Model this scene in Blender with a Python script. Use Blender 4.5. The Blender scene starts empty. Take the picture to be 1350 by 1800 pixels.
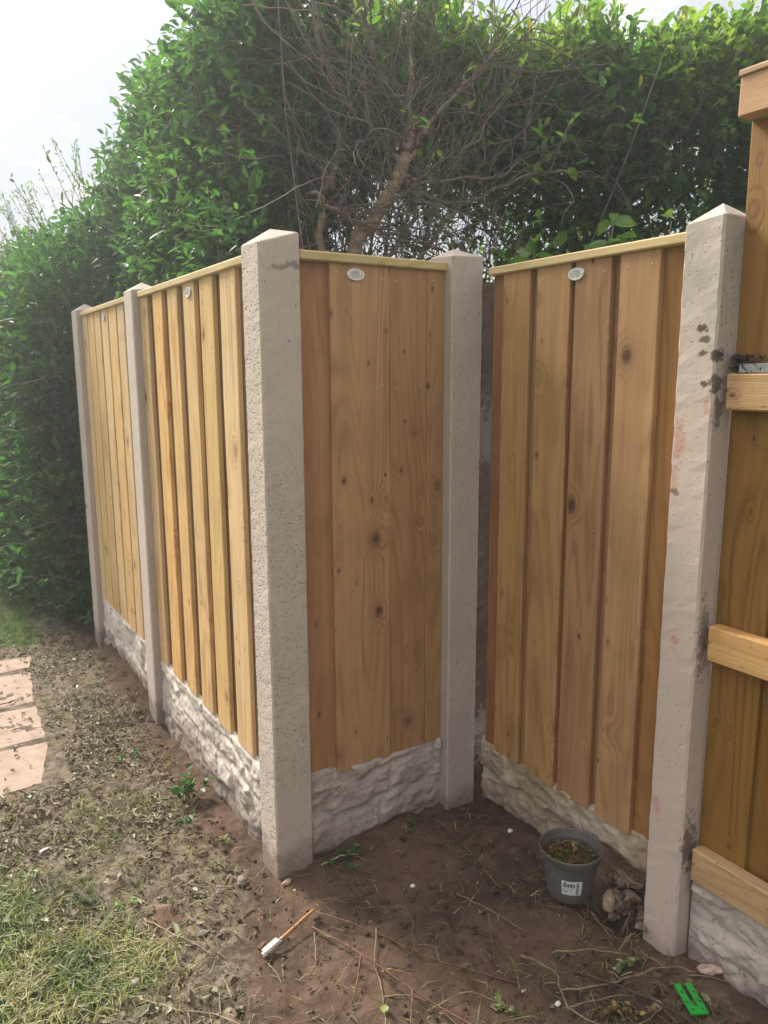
import bpy, bmesh, math, random
import numpy as np
from mathutils import Vector, Matrix
random.seed(7)
RNG = np.random.default_rng(11)
S = bpy.context.scene
C = S.collection
PI = math.pi
# axes: X = to the right across the left-hand fence run, Y = along it away from the camera, Z up, metres

# ------------------------------------------------------------------ camera
YAW, PITCH, ROLL = .5562, .1777, -.0046
cd = bpy.data.cameras.new('camera'); cam = bpy.data.objects.new('camera', cd); C.objects.link(cam)
cd.sensor_fit = 'VERTICAL'; cd.sensor_height = 24; cd.lens = 24*1352.44/1800
cd.clip_start = .05; cd.clip_end = 2000
cam.matrix_world = Matrix.Translation((0, 0, 1.7904)) @ Matrix.Rotation(-YAW, 4, 'Z') @ Matrix.Rotation(PI/2-PITCH, 4, 'X') @ Matrix.Rotation(ROLL, 4, 'Z')
S.camera = cam
# ------------------------------------------------------------------ light
HAZE = .009
SUN_EL, SUN_AZ = math.radians(42), math.radians(-15)      # azimuth from +Y towards +X
SD = Vector((math.cos(SUN_EL)*math.sin(SUN_AZ), math.cos(SUN_EL)*math.cos(SUN_AZ), math.sin(SUN_EL)))
sl = bpy.data.lights.new('sun', 'SUN'); sl.energy = 4.0; sl.angle = math.radians(16); sl.color = (1, .93, .82)
so = bpy.data.objects.new('sun', sl); C.objects.link(so)
so.rotation_euler = SD.to_track_quat('Z', 'Y').to_euler()

def link(nt, a, b): nt.links.new(a, b)
class NT:
    """small helper for node graphs"""
    def __init__(s, nt): s.nt = nt
    def n(s, typ, **kw):
        nd = s.nt.nodes.new(typ)
        for k, v in kw.items(): setattr(nd, k, v)
        return nd
    def put(s, sock, v):
        if isinstance(v, bpy.types.NodeSocket): s.nt.links.new(v, sock)
        elif v is not None:
            if sock.type == 'RGBA' and not isinstance(v, (int, float)) and len(v) == 3: v = (*v, 1)
            sock.default_value = v
    def math(s, op, a, b=None, c=None, clamp=False):
        m = s.n('ShaderNodeMath', operation=op); m.use_clamp = clamp
        s.put(m.inputs[0], a)
        if b is not None: s.put(m.inputs[1], b)
        if c is not None: s.put(m.inputs[2], c)
        return m.outputs[0]
    def vmath(s, op, a, b=None, sc=None):
        m = s.n('ShaderNodeVectorMath', operation=op); s.put(m.inputs[0], a)
        if b is not None: s.put(m.inputs[1], b)
        if sc is not None: s.put(m.inputs['Scale'], sc)
        return m.outputs['Value'] if op in ('LENGTH', 'DOT_PRODUCT', 'DISTANCE') else m.outputs[0]
    def noise(s, vec, scale=5, detail=3, rough=.5, dist=0, col=False):
        m = s.n('ShaderNodeTexNoise'); s.put(m.inputs['Vector'], vec); s.put(m.inputs['Scale'], scale)
        s.put(m.inputs['Detail'], detail); s.put(m.inputs['Roughness'], rough); s.put(m.inputs['Distortion'], dist)
        return m.outputs['Color' if col else 'Fac']
    def voro(s, vec, scale=5, out='Distance', rand=1, feature='F1'):
        m = s.n('ShaderNodeTexVoronoi', feature=feature); s.put(m.inputs['Vector'], vec); s.put(m.inputs['Scale'], scale)
        s.put(m.inputs['Randomness'], rand)
        return m.outputs[out] if out != 'both' else (m.outputs['Distance'], m.outputs['Color'])
    def rng(s, v, a, b, c=0, d=1, smooth=True):
        m = s.n('ShaderNodeMapRange'); m.interpolation_type = 'SMOOTHSTEP' if smooth else 'LINEAR'
        s.put(m.inputs[0], v); s.put(m.inputs[1], a); s.put(m.inputs[2], b); s.put(m.inputs[3], c); s.put(m.inputs[4], d)
        return m.outputs[0]
    def mix(s, f, a, b, blend='MIX'):
        m = s.n('ShaderNodeMix', data_type='RGBA', blend_type=blend)
        s.put(m.inputs[0], f); s.put(m.inputs[6], a); s.put(m.inputs[7], b); return m.outputs[2]
    def ramp(s, f, stops):
        m = s.n('ShaderNodeValToRGB'); s.put(m.inputs[0], f); e = m.color_ramp.elements
        while len(e) < len(stops): e.new(.5)
        for q, (p, c) in zip(e, stops): q.position = p; q.color = (*c, 1)
        return m.outputs[0]
    def bump(s, h, strength=.5, dist=.01, nrm=None):
        m = s.n('ShaderNodeBump'); s.put(m.inputs['Height'], h); s.put(m.inputs['Strength'], strength); s.put(m.inputs['Distance'], dist)
        if nrm is not None: s.put(m.inputs['Normal'], nrm)
        return m.outputs[0]

W = bpy.data.worlds.new('World'); S.world = W; W.use_nodes = True
wn = NT(W.node_tree); W.node_tree.nodes.clear()
sky = wn.n('ShaderNodeTexSky'); sky.sky_type = 'NISHITA'; sky.sun_disc = False
sky.sun_elevation = SUN_EL; sky.sun_rotation = SUN_AZ; sky.dust_density = 2.0
tc = wn.n('ShaderNodeTexCoord').outputs['Generated']
sx = wn.n('ShaderNodeSeparateXYZ'); wn.put(sx.inputs[0], tc)
zz = wn.math('ADD', wn.math('MAXIMUM', sx.outputs[2], 0), .22)
cb = wn.n('ShaderNodeCombineXYZ'); wn.put(cb.inputs[0], wn.math('DIVIDE', sx.outputs[0], zz)); wn.put(cb.inputs[1], wn.math('DIVIDE', sx.outputs[1], zz))
n1 = wn.noise(cb.outputs[0], 1.9, 7, .55, .35)
n2 = wn.noise(cb.outputs[0], 4.3, 6, .6, .2)
cl = wn.rng(n1, .40, .60)
dens = wn.rng(wn.math('ADD', wn.math('MULTIPLY', n1, .45), wn.math('MULTIPLY', n2, .55)), .44, .57)
glow = wn.math('POWER', wn.math('MAXIMUM', wn.vmath('DOT_PRODUCT', wn.vmath('NORMALIZE', tc), tuple(SD)), 0), 6)
ccol = wn.mix(dens, (3.3, 3.4, 3.75), (6.9, 6.5, 5.9))
ccol = wn.vmath('SCALE', ccol, sc=wn.math('ADD', .86, wn.math('MULTIPLY', glow, .32)))
base = wn.mix(.94, sky.outputs[0], (3.1, 3.35, 3.7))
fin = wn.mix(wn.math('MULTIPLY', cl, .88), base, ccol)
fin = wn.vmath('SCALE', fin, sc=wn.math('MULTIPLY_ADD', wn.math('MAXIMUM', sx.outputs[2], 0), 1.12, .385))   # overcast sky: brighter overhead than near the horizon
bg = wn.n('ShaderNodeBackground'); wn.put(bg.inputs[0], fin); bg.inputs[1].default_value = .15
wo = wn.n('ShaderNodeOutputWorld'); link(W.node_tree, bg.outputs[0], wo.inputs[0])

S.view_settings.view_transform = 'Standard'; S.view_settings.look = 'None'
S.view_settings.exposure = 1.06; S.view_settings.gamma = 1; S.view_settings.use_curve_mapping = False
S.render.engine = 'CYCLES'
S.cycles.max_bounces = 8; S.cycles.transmission_bounces = 4; S.cycles.transparent_max_bounces = 4

# ------------------------------------------------------------------ object helpers
def tag(o, label=None, cat=None, group=None, kind=None):
    if label: o['label'] = label
    if cat: o['category'] = cat
    if group: o['group'] = group
    if kind: o['kind'] = kind
    return o
def thing(name, label, cat, loc=(0, 0, 0), group=None, kind=None):
    o = bpy.data.objects.new(name, None); C.objects.link(o); o.location = loc; o.empty_display_size = .05
    return tag(o, label, cat, group, kind)
WL = {}
def mobj(name, V, F, mats, parent=None, loc=(0, 0, 0), smooth=False, mi=None, tint=None, abs_=True):
    """V vertices in world metres; loc = origin in the world"""
    V = np.asarray(V, float).reshape(-1, 3)
    m = bpy.data.meshes.new(name)
    V2 = V-np.asarray(loc, float) if abs_ else V
    if isinstance(F, np.ndarray):
        n, k = F.shape
        m.vertices.add(len(V2)); m.vertices.foreach_set('co', V2.astype(np.float32).ravel())
        m.loops.add(n*k); m.loops.foreach_set('vertex_index', F.astype(np.int32).ravel())
        m.polygons.add(n); m.polygons.foreach_set('loop_start', np.arange(0, n*k, k, dtype=np.int32))
        m.update(calc_edges=True)
    else:
        m.from_pydata([tuple(v) for v in V2], [], [tuple(f) for f in F])
    for q in (mats if isinstance(mats, (list, tuple)) else [mats]): m.materials.append(q)
    if mi is not None: m.polygons.foreach_set('material_index', np.asarray(mi, np.int32))
    if smooth: m.polygons.foreach_set('use_smooth', np.ones(len(m.polygons), bool))
    if tint is not None:
        a = m.attributes.new('tint', 'FLOAT', 'POINT'); a.data.foreach_set('value', np.asarray(tint, np.float32))
    m.update()
    o = bpy.data.objects.new(name, m); C.objects.link(o)
    WL[o.name] = Vector(loc)
    if parent is not None:
        o.parent = parent; o.location = Vector(loc)-WL.get(parent.name, parent.location)
    else: o.location = loc
    return o

# value noise ---------------------------------------------------------
_T = np.random.default_rng(3).random((256, 256))
def vnoise(x, y):
    x = np.asarray(x, float); y = np.asarray(y, float)
    xi = np.floor(x).astype(int); yi = np.floor(y).astype(int); fx = x-xi; fy = y-yi
    fx = fx*fx*(3-2*fx); fy = fy*fy*(3-2*fy)
    a = _T[xi & 255, yi & 255]; b = _T[(xi+1) & 255, yi & 255]; c = _T[xi & 255, (yi+1) & 255]; d = _T[(xi+1) & 255, (yi+1) & 255]
    return (a*(1-fx)+b*fx)*(1-fy)+(c*(1-fx)+d*fx)*fy-.5
def fbm(x, y, o=4, g=.5):
    r = 0; a = 1
    for k in range(o): r = r+a*vnoise(x*2**k+17.3*k, y*2**k+5.1*k); a *= g
    return r
def sstep(a, b, x):
    t = np.clip((x-a)/(b-a), 0, 1); return t*t*(3-2*t)

# ------------------------------------------------------------------ materials
def mat(name):
    m = bpy.data.materials.new(name); m.use_nodes = True; m.node_tree.nodes.clear()
    g = NT(m.node_tree); out = g.n('ShaderNodeOutputMaterial'); bs = g.n('ShaderNodeBsdfPrincipled')
    link(m.node_tree, bs.outputs[0], out.inputs[0]); return m, g, bs, out
def simple(name, col, rough=.7, var=.25, scale=8, bump=.0, metal=0, spec=.3):
    m, g, b, o = mat(name); tcn = g.n('ShaderNodeTexCoord').outputs['Object']
    n = g.noise(tcn, scale, 5, .6)
    c = g.mix(g.rng(n, .3, .7), tuple(v*(1-var) for v in col), tuple(min(1, v*(1+var)) for v in col))
    g.put(b.inputs['Base Color'], c); b.inputs['Roughness'].default_value = rough; b.inputs['Metallic'].default_value = metal
    b.inputs['Specular IOR Level'].default_value = spec
    if bump: g.put(b.inputs['Normal'], g.bump(n, bump, .01))
    return m
def wood(name, lo, hi, stain, knotc, staina=.35, ax='z', rough=.78, knots=.5, dirt=0):
    m, g, b, o = mat(name)
    tcn = g.n('ShaderNodeTexCoord').outputs['Object']; oi = g.n('ShaderNodeObjectInfo').outputs['Random']
    s3 = g.n('ShaderNodeSeparateXYZ'); g.put(s3.inputs[0], tcn); X_, Y_, Z_ = s3.outputs
    al = {'z': Z_, 'y': Y_, 'x': X_}[ax]; ac = {'z': g.math('ADD', X_, Y_), 'y': g.math('ADD', X_, Z_), 'x': g.math('ADD', Y_, Z_)}[ax]
    al = g.math('ADD', al, g.math('MULTIPLY', oi, 91.7)); ac = g.math('ADD', ac, g.math('MULTIPLY', oi, 37.1))
    def P(a_, b_):
        c_ = g.n('ShaderNodeCombineXYZ'); g.put(c_.inputs[0], g.math('MULTIPLY', ac, a_)); g.put(c_.inputs[1], g.math('MULTIPLY', al, b_)); return c_.outputs[0]
    iso = P(1, 1)
    wob = g.math('MULTIPLY', g.math('SUBTRACT', g.noise(iso, 60, 3), .5), .10)
    def layer(sa, sb, r0, r1, frac):
        kd, kc = g.voro(P(sa, sb), 1, 'both', 1); sp = g.n('ShaderNodeSeparateColor'); g.put(sp.inputs[0], kc)
        pick = g.math('GREATER_THAN', sp.outputs[0], 1-frac); size = g.math('MULTIPLY_ADD', sp.outputs[1], r1-r0, r0)
        kdw = g.math('ADD', kd, wob)
        core = g.math('MULTIPLY', g.math('SUBTRACT', 1, g.rng(kdw, g.math('MULTIPLY', size, .45), size)), pick)
        halo = g.math('MULTIPLY', g.math('SUBTRACT', 1, g.rng(kd, 0, g.math('MULTIPLY', size, 3.6))), pick)
        rim = g.math('MULTIPLY', g.math('SUBTRACT', 1, g.rng(kdw, g.math('MULTIPLY', size, 1.0), g.math('MULTIPLY', size, 1.5))), pick)
        return core, halo, rim
    c1, h1, r1_ = layer(7, 5.0, .05, .15, knots*.62)
    c2, h2, r2_ = layer(15, 8, .05, .10, knots*.58)
    core = g.math('MAXIMUM', c1, c2); halo = g.math('MAXIMUM', h1, g.math('MULTIPLY', h2, .6)); rimk = g.math('MAXIMUM', r1_, r2_)
    # growth rings: distorted long grain that swells round the knots
    big = g.noise(P(4.5, .42), 1, 2, .5, .4)
    fld = g.math('ADD', g.math('MULTIPLY', big, 1.0), g.math('MULTIPLY', halo, .16))
    fld = g.math('ADD', fld, g.math('MULTIPLY', g.noise(P(28, 1.6), 1, 2, .5), .045))
    ring = g.math('MULTIPLY_ADD', g.math('SINE', g.math('MULTIPLY', fld, 105)), .5, .5); ring = g.math('POWER', ring, 2.5)
    ring = g.math('MULTIPLY', ring, g.rng(g.noise(P(12, .8), 1, 2), .3, .65, .25, 1))
    fine = g.noise(P(330, 7), 1, 3, .65); mid = g.noise(P(55, 1.3), 1, 3, .6)
    f = g.math('ADD', g.math('MULTIPLY', ring, .42), g.math('ADD', g.math('MULTIPLY', fine, .42), g.math('MULTIPLY', mid, .55)))
    c = g.mix(g.rng(f, .28, .95, smooth=False), hi, lo)
    band = g.noise(P(11, .28), 1, 3, .55, .3)
    c = g.mix(g.math('MULTIPLY', g.rng(band, .45, .60), staina), c, stain)
    blotch = g.noise(iso, 4.5, 5, .62, .5)
    c = g.mix(g.math('MULTIPLY', g.rng(blotch, .50, .72), staina*.8), c, g.mix(.35, stain, knotc))
    c = g.mix(g.math('MULTIPLY', g.rng(blotch, .50, .33), .25), c, hi)
    c = g.mix(g.math('MULTIPLY', halo, .42), c, g.mix(.45, lo, knotc))
    c = g.mix(g.math('MULTIPLY', rimk, .35), c, knotc)
    c = g.mix(g.math('MULTIPLY', core, .85), c, knotc)
    hv = g.n('ShaderNodeHueSaturation'); g.put(hv.inputs['Value'], g.math('MULTIPLY_ADD', oi, .26, .87)); g.put(hv.inputs['Saturation'], g.math('MULTIPLY_ADD', g.math('FRACT', g.math('MULTIPLY', oi, 7.3)), .2, .92))
    g.put(hv.inputs['Hue'], g.math('MULTIPLY_ADD', g.math('FRACT', g.math('MULTIPLY', oi, 13.7)), .008, .494))
    g.put(hv.inputs['Color'], c); c = hv.outputs[0]
    if dirt:
        dn = g.noise(tcn, 38, 5, .7); c = g.mix(g.math('MULTIPLY', g.rng(dn, .58, .68), dirt), c, (.04, .025, .018))
    g.put(b.inputs['Base Color'], c); b.inputs['Roughness'].default_value = rough; b.inputs['Specular IOR Level'].default_value = .25
    h = g.math('ADD', g.math('MULTIPLY', fine, .6), g.math('ADD', g.math('MULTIPLY', ring, -.3), g.math('MULTIPLY', core, .6)))
    g.put(b.inputs['Normal'], g.bump(h, .6, .003))
    return m
KN = (.075, .032, .014)
M = {}
M['wood_sunlit'] = wood('wood_sunlit', (.44, .245, .10), (.70, .475, .235), (.55, .40, .19), (.17, .072, .032), .45, knots=.8)  # same pine as the tan boards, with sunlight put into the colour
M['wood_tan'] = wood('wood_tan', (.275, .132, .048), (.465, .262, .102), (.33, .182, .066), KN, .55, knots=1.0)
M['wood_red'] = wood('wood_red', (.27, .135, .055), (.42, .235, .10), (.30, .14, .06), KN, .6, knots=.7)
M['wood_gap_shade'] = wood('wood_gap_shade', (.17, .085, .038), (.26, .14, .062), (.12, .055, .028), KN, .5)  # recessed boards: shade of the gaps put into a dark wood colour
M['wood_olive'] = wood('wood_olive', (.15, .072, .022), (.28, .145, .048), (.24, .155, .04), (.085, .028, .012), .7, rough=.6, knots=.8)
M['wood_rail'] = wood('wood_rail', (.42, .225, .095), (.60, .38, .18), (.45, .29, .12), (.17, .07, .03), .4, ax='y', knots=.3, dirt=.6)
M['wood_cap_y'] = wood('wood_cap_y', (.46, .33, .16), (.64, .49, .27), (.52, .40, .20), KN, .5, ax='y', knots=.2)
M['wood_cap_x'] = wood('wood_cap_x', (.45, .33, .16), (.62, .48, .26), (.50, .39, .20), KN, .5, ax='x', knots=.2)
M['wood_cap_red'] = wood('wood_cap_red', (.42, .26, .15), (.60, .40, .235), (.48, .31, .18), KN, .4, ax='y', knots=.2)

def concrete(name, base, warm, pits=.5, pz=None, grime=.3, stains=(), pink=0, rough_face=0, pscale=135, pst=None, pita=.8):
    m, g, b, o = mat(name); tcn = g.n('ShaderNodeTexCoord').outputs['Object']
    geo = g.n('ShaderNodeNewGeometry').outputs['Position']
    n = g.noise(tcn, 3.5, 6, .6, .3); nf = g.noise(tcn, 60, 5, .65); nm = g.noise(tcn, 14, 5, .6)
    c = g.mix(g.rng(n, .35, .68), base, warm)
    c = g.mix(g.math('MULTIPLY', g.rng(nf, .35, .7), .28), c, tuple(v*.72 for v in base))
    vs = g.vmath('ADD', tcn, g.vmath('SCALE', g.vmath('SUBTRACT', g.noise(tcn, 90, 2, col=True), (.5, .5, .5)), sc=.006))
    pd, pc = g.voro(g.vmath('MULTIPLY', vs, pst) if pst else vs, pscale, 'both'); sp = g.n('ShaderNodeSeparateColor'); g.put(sp.inputs[0], pc)
    sz = g.math('MULTIPLY_ADD', sp.outputs[0], .45, .08)
    pit = g.math('SUBTRACT', 1, g.rng(pd, g.math('MULTIPLY', sz, .5), sz))
    pit = g.math('MULTIPLY', pit, g.math('GREATER_THAN', sp.outputs[1], 1-pits))
    s3 = g.n('ShaderNodeSeparateXYZ'); g.put(s3.inputs[0], geo)
    if pz:
        zn = g.math('ADD', s3.outputs[2], g.math('MULTIPLY', g.math('SUBTRACT', g.noise(tcn, 6, 4), .5), .8))
        zm = g.math('MULTIPLY', g.rng(zn, pz[0]-.25, pz[0]+.05), g.math('SUBTRACT', 1, g.rng(zn, pz[1]-.1, pz[1]+.25)))
        zm = g.math('MULTIPLY', zm, g.rng(nm, .36-rough_face*.1, .56-rough_face*.1))
        pit = g.math('MULTIPLY', pit, zm)
    c = g.mix(g.math('MULTIPLY', pit, pita), c, tuple(v*.30 for v in base))  # shade inside the pits put into the colour
    # grime
    gr = g.rng(g.noise(tcn, 9, 6, .7, .5), .55, .75)
    c = g.mix(g.math('MULTIPLY', gr, grime), c, (.16, .12, .09))
    # sparse specks of dirt
    sd, sc_ = g.voro(g.vmath('MULTIPLY', vs, (1, 1, .6)), 38, 'both'); sq = g.n('ShaderNodeSeparateColor'); g.put(sq.inputs[0], sc_)
    spk = g.math('MULTIPLY', g.math('SUBTRACT', 1, g.rng(sd, .05, .13)), g.math('GREATER_THAN', sq.outputs[0], .9))
    c = g.mix(g.math('MULTIPLY', spk, .75), c, (.08, .05, .035))
    # soil splash at the foot
    foot = g.math('SUBTRACT', 1, g.rng(g.math('ADD', s3.outputs[2], g.math('MULTIPLY', g.math('SUBTRACT', nm, .5), .25)), .04, .17))
    c = g.mix(g.math('MULTIPLY', foot, .62), c, (.13, .085, .06))
    if pink:
        c = g.mix(g.math('MULTIPLY', g.rng(s3.outputs[2], 2.05, 1.55), pink), c, (.58, .44, .37))
        c = g.mix(g.math('MULTIPLY', g.math('MULTIPLY', g.rng(s3.outputs[2], 1.75, 2.1), g.rng(nm, .3, .7)), .55), c, (.27, .245, .19))
    for (p, r, col, th) in stains:
        d = g.vmath('MULTIPLY', g.vmath('SUBTRACT', geo, p), tuple(1/q for q in r))
        d = g.math('ADD', g.vmath('LENGTH', d), g.math('MULTIPLY', g.math('SUBTRACT', g.noise(tcn, 45, 5, .7), .5), 3.4))
        c = g.mix(g.math('MULTIPLY', g.math('SUBTRACT', 1, g.rng(d, .5, 1.0)), th), c, col)
    g.put(b.inputs['Base Color'], c); b.inputs['Roughness'].default_value = .88; b.inputs['Specular IOR Level'].default_value = .2
    h = g.math('SUBTRACT', g.math('ADD', g.math('MULTIPLY', nf, .5+rough_face), g.math('MULTIPLY', nm, .5)), g.math('MULTIPLY', pit, 1.2))
    g.put(b.inputs['Normal'], g.bump(h, .55, .004))
    return m
CB = (.43, .335, .285); CW = (.46, .38, .315)
M['conc_corner'] = concrete('conc_corner', (.47, .39, .325), (.53, .445, .365), .6, (.45, 1.4), .12, pita=.5, pscale=115, stains=[((1.09, 2.30, 2.13), (.03, .05, .015), (.12, .10, .09), .7), ((1.04, 2.30, 2.12), (.03, .05, .012), (.14, .11, .09), .6)])
M['conc_pebble'] = concrete('conc_pebble', (.52, .43, .37), (.58, .48, .41), .97, (.2, 2.15), .1, rough_face=1.2, pscale=105, pst=(1, .42, 1))  # grazing light painted in: bright surface, shaded pits
M['conc_plain'] = concrete('conc_plain', (.50, .42, .365), (.56, .47, .41), .08, None, .10)
M['conc_mauve_shade'] = concrete('conc_mauve_shade', (.42, .345, .30), (.48, .40, .34), .06, None, .1)  # inner post's mauve; on the left posts, near-face shade put into colour
DK = (.07, .045, .035); PK = (.52, .27, .20)
M['conc_stained'] = concrete('conc_stained', (.50, .43, .37), (.58, .49, .425), .1, None, .10, pink=.6, stains=[
    ((1.816, 1.325, 1.905), (.05, .028, .012), DK, .9), ((1.816, 1.315, 1.875), (.05, .02, .012), DK, .85), ((1.816, 1.32, 1.84), (.05, .016, .010), DK, .8),
    ((1.816, 1.285, 1.835), (.05, .012, .02), DK, .9), ((1.816, 1.31, 1.76), (.05, .012, .012), DK, .85), ((1.83, 1.28, 1.76), (.03, .02, .03), DK, .8), ((1.84, 1.28, 1.70), (.02, .02, .06), DK, .7),
    ((1.816, 1.375, 1.60), (.05, .022, .07), PK, .75), ((1.816, 1.385, 1.50), (.05, .016, .05), PK, .6), ((1.816, 1.30, 1.70), (.05, .014, .02), PK, .6),
    ((1.816, 1.35, 1.035), (.05, .012, .03), PK, .7), ((1.816, 1.375, .52), (.05, .02, .045), PK, .6), ((1.816, 1.38, 1.46), (.05, .02, .01), DK, .6),
    ((1.85, 1.28, .42), (.04, .02, .10), DK, .7), ((1.85, 1.28, 1.05), (.03, .02, .12), DK, .6)])
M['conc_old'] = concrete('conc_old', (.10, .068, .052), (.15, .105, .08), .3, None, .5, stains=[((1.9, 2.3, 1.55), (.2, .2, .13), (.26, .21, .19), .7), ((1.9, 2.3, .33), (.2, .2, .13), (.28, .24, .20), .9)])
M['rock_white'] = concrete('rock_white', (.46, .395, .345), (.60, .53, .465), .25, None, .4)
M['rock_grey'] = concrete('rock_grey', (.36, .30, .26), (.50, .43, .375), .25, None, .4)
M['rock_brown'] = concrete('rock_brown', (.33, .25, .175), (.46, .375, .29), .3, None, .55)

# soil / ground : attribute 'zone' 0 = bare red-brown soil, 1 = litter and turf, 2 = lawn
m, g, b, o = mat('soil'); M['soil'] = m
tcn = g.n('ShaderNodeTexCoord').outputs['Object']; at = g.n('ShaderNodeAttribute'); at.attribute_name = 'zone'
ng = g.noise(tcn, 22, 7, .7, .3); nb = g.noise(tcn, 3.1, 5, .6, .4); nx = g.noise(tcn, 120, 4, .7)
soil = g.mix(g.rng(nb, .35, .65), (.125, .078, .054), (.070, .047, .034))
soil = g.mix(g.math('MULTIPLY', g.rng(ng, .52, .68), .5), soil, (.16, .105, .07))
soil = g.mix(g.math('MULTIPLY', g.rng(ng, .47, .33), .5), soil, (.032, .022, .017))
lit = g.mix(g.rng(ng, .38, .62), (.085, .065, .047), (.20, .16, .115))
lawn = g.mix(g.rng(ng, .35, .65), (.035, .07, .015), (.08, .12, .03))
zf = g.math('ADD', at.outputs['Fac'], g.math('MULTIPLY', g.math('SUBTRACT', ng, .5), .9))
c = g.mix(g.rng(zf, .3, .75), soil, lit); c = g.mix(g.rng(zf, 1.3, 1.8), c, lawn)
g.put(b.inputs['Base Color'], c); b.inputs['Roughness'].default_value = .95; b.inputs['Specular IOR Level'].default_value = .15
g.put(b.inputs['Normal'], g.bump(g.math('ADD', ng, g.math('MULTIPLY', nx, .4)), .9, .012))

def foliage(name, stops, trans=.5, rough=.45, transc=None, spec=.4):
    m, g, b, o = mat(name); at = g.n('ShaderNodeAttribute'); at.attribute_name = 'tint'
    c = g.ramp(at.outputs['Fac'], stops)
    tcn = g.n('ShaderNodeTexCoord').outputs['Object']
    c = g.mix(g.rng(g.noise(tcn, 30, 3), .3, .7), c, g.vmath('SCALE', c, sc=.7))
    g.put(b.inputs['Base Color'], c); b.inputs['Roughness'].default_value = rough; b.inputs['Specular IOR Level'].default_value = spec
    if trans:
        t = g.n('ShaderNodeBsdfTranslucent'); g.put(t.inputs[0], g.mix(1, c, transc or (2.4, 2.65, 1.3), 'MULTIPLY'))
        mx = g.n('ShaderNodeMixShader'); mx.inputs[0].default_value = trans
        link(m.node_tree, b.outputs[0], mx.inputs[1]); link(m.node_tree, t.outputs[0], mx.inputs[2]); link(m.node_tree, mx.outputs[0], o.inputs[0])
    return m
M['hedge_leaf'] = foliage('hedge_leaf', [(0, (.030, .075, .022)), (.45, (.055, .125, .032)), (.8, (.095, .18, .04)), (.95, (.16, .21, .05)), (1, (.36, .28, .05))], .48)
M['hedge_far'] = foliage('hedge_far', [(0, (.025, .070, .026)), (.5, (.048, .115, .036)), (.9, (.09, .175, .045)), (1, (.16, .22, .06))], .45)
M['laurel_leaf'] = foliage('laurel_leaf', [(0, (.045, .10, .035)), (.6, (.08, .16, .045)), (1, (.13, .21, .055))], .4, .35)
M['grass'] = foliage('grass', [(0, (.06, .10, .03)), (.4, (.14, .19, .065)), (.8, (.27, .29, .13)), (1, (.42, .38, .22))], .35, .5, (1.5, 1.6, .8))
M['litter'] = foliage('litter', [(0, (.06, .045, .03)), (.3, (.14, .11, .07)), (.55, (.21, .185, .11)), (.8, (.28, .27, .16)), (.93, (.38, .38, .23)), (1, (.55, .52, .38))], .12, .6, (1.2, 1.2, .8), .25)
M['weed'] = foliage('weed', [(0, (.04, .10, .025)), (1, (.10, .20, .05))], .35, .45, (1.6, 1.9, .8))
M['paleweed'] = foliage('paleweed', [(0, (.14, .20, .07)), (1, (.30, .36, .13))], .3, .5, (1.3, 1.4, .8))
M['drygrass'] = foliage('drygrass', [(0, (.09, .055, .025)), (.6, (.24, .16, .06)), (1, (.42, .30, .10))], .2, .6, (1.2, 1.1, .7))
M['bark'] = simple('bark', (.17, .135, .105), .85, .35, 25, .5)
M['bark_tan'] = simple('bark_tan', (.235, .175, .115), .85, .4, 34, .8)
M['bark_dark'] = simple('bark_dark', (.075, .055, .042), .9, .3, 20, .4)
M['bark_red'] = simple('bark_red', (.19, .14, .115), .85, .3, 20, .3)
M['twig_tan'] = simple('twig_tan', (.20, .145, .085), .75, .35, 40, .3)
M['twig_pale'] = simple('twig_pale', (.29, .23, .15), .75, .3, 40, .3)
M['rust'] = simple('rust', (.15, .075, .05), .8, .45, 60, .4)
M['pebble'] = simple('pebble', (.36, .32, .27), .75, .2, 30, .2)
M['stone_grey'] = simple('stone_grey', (.20, .17, .145), .9, .3, 25, .6)
M['stone_tan'] = simple('stone_tan', (.33, .24, .155), .9, .25, 40, .5)
M['stone_pink'] = simple('stone_pink', (.50, .34, .28), .9, .3, 40, .5)
M['white_bit'] = simple('white_bit', (.70, .66, .58), .7, .12, 30)
M['root'] = simple('root', (.17, .12, .085), .9, .4, 30, .7)
M['nail'] = simple('nail', (.55, .53, .50), .4, .2, 30, 0, .8)
M['badge'] = simple('badge', (.62, .60, .56), .35, .12, 80, .2, .5)
M['badge_ring'] = simple('badge_ring', (.80, .78, .74), .3, .1, 80, 0, .5)
M['badge_mark'] = simple('badge_mark', (.30, .29, .27), .5, .1, 80)
M['pot_grey'] = simple('pot_grey', (.125, .112, .105), .5, .12, 12, .05)
M['label_white'] = simple('label_white', (.66, .66, .65), .55, .05, 30)
M['ink'] = simple('ink', (.04, .04, .04), .6, .1, 30)
M['ink_grey'] = simple('ink_grey', (.25, .25, .25), .6, .1, 30)
M['green_plastic'] = simple('green_plastic', (.028, .33, .052), .4, .10, 60, .05)
M['green_hole_shade'] = simple('green_hole_shade', (.008, .06, .015), .6, .1, 60)
m, g, b, o = mat('slab'); M['slab'] = m
tcn = g.n('ShaderNodeTexCoord').outputs['Object']; oi = g.n('ShaderNodeObjectInfo').outputs['Random']
n = g.noise(tcn, 9, 6, .65); n2 = g.noise(tcn, 90, 4, .7); n3 = g.noise(tcn, 4, 6, .7, .6)
c = g.mix(g.rng(n, .3, .7), (.30, .215, .17), (.40, .30, .24)); c = g.mix(g.math('MULTIPLY', g.rng(n2, .45, .7), .35), c, (.22, .155, .12))
c = g.mix(g.math('MULTIPLY', g.rng(n3, .50, .66), .6), c, (.15, .11, .08)); c = g.mix(g.math('MULTIPLY', oi, .18), c, (.25, .19, .15))
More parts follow.
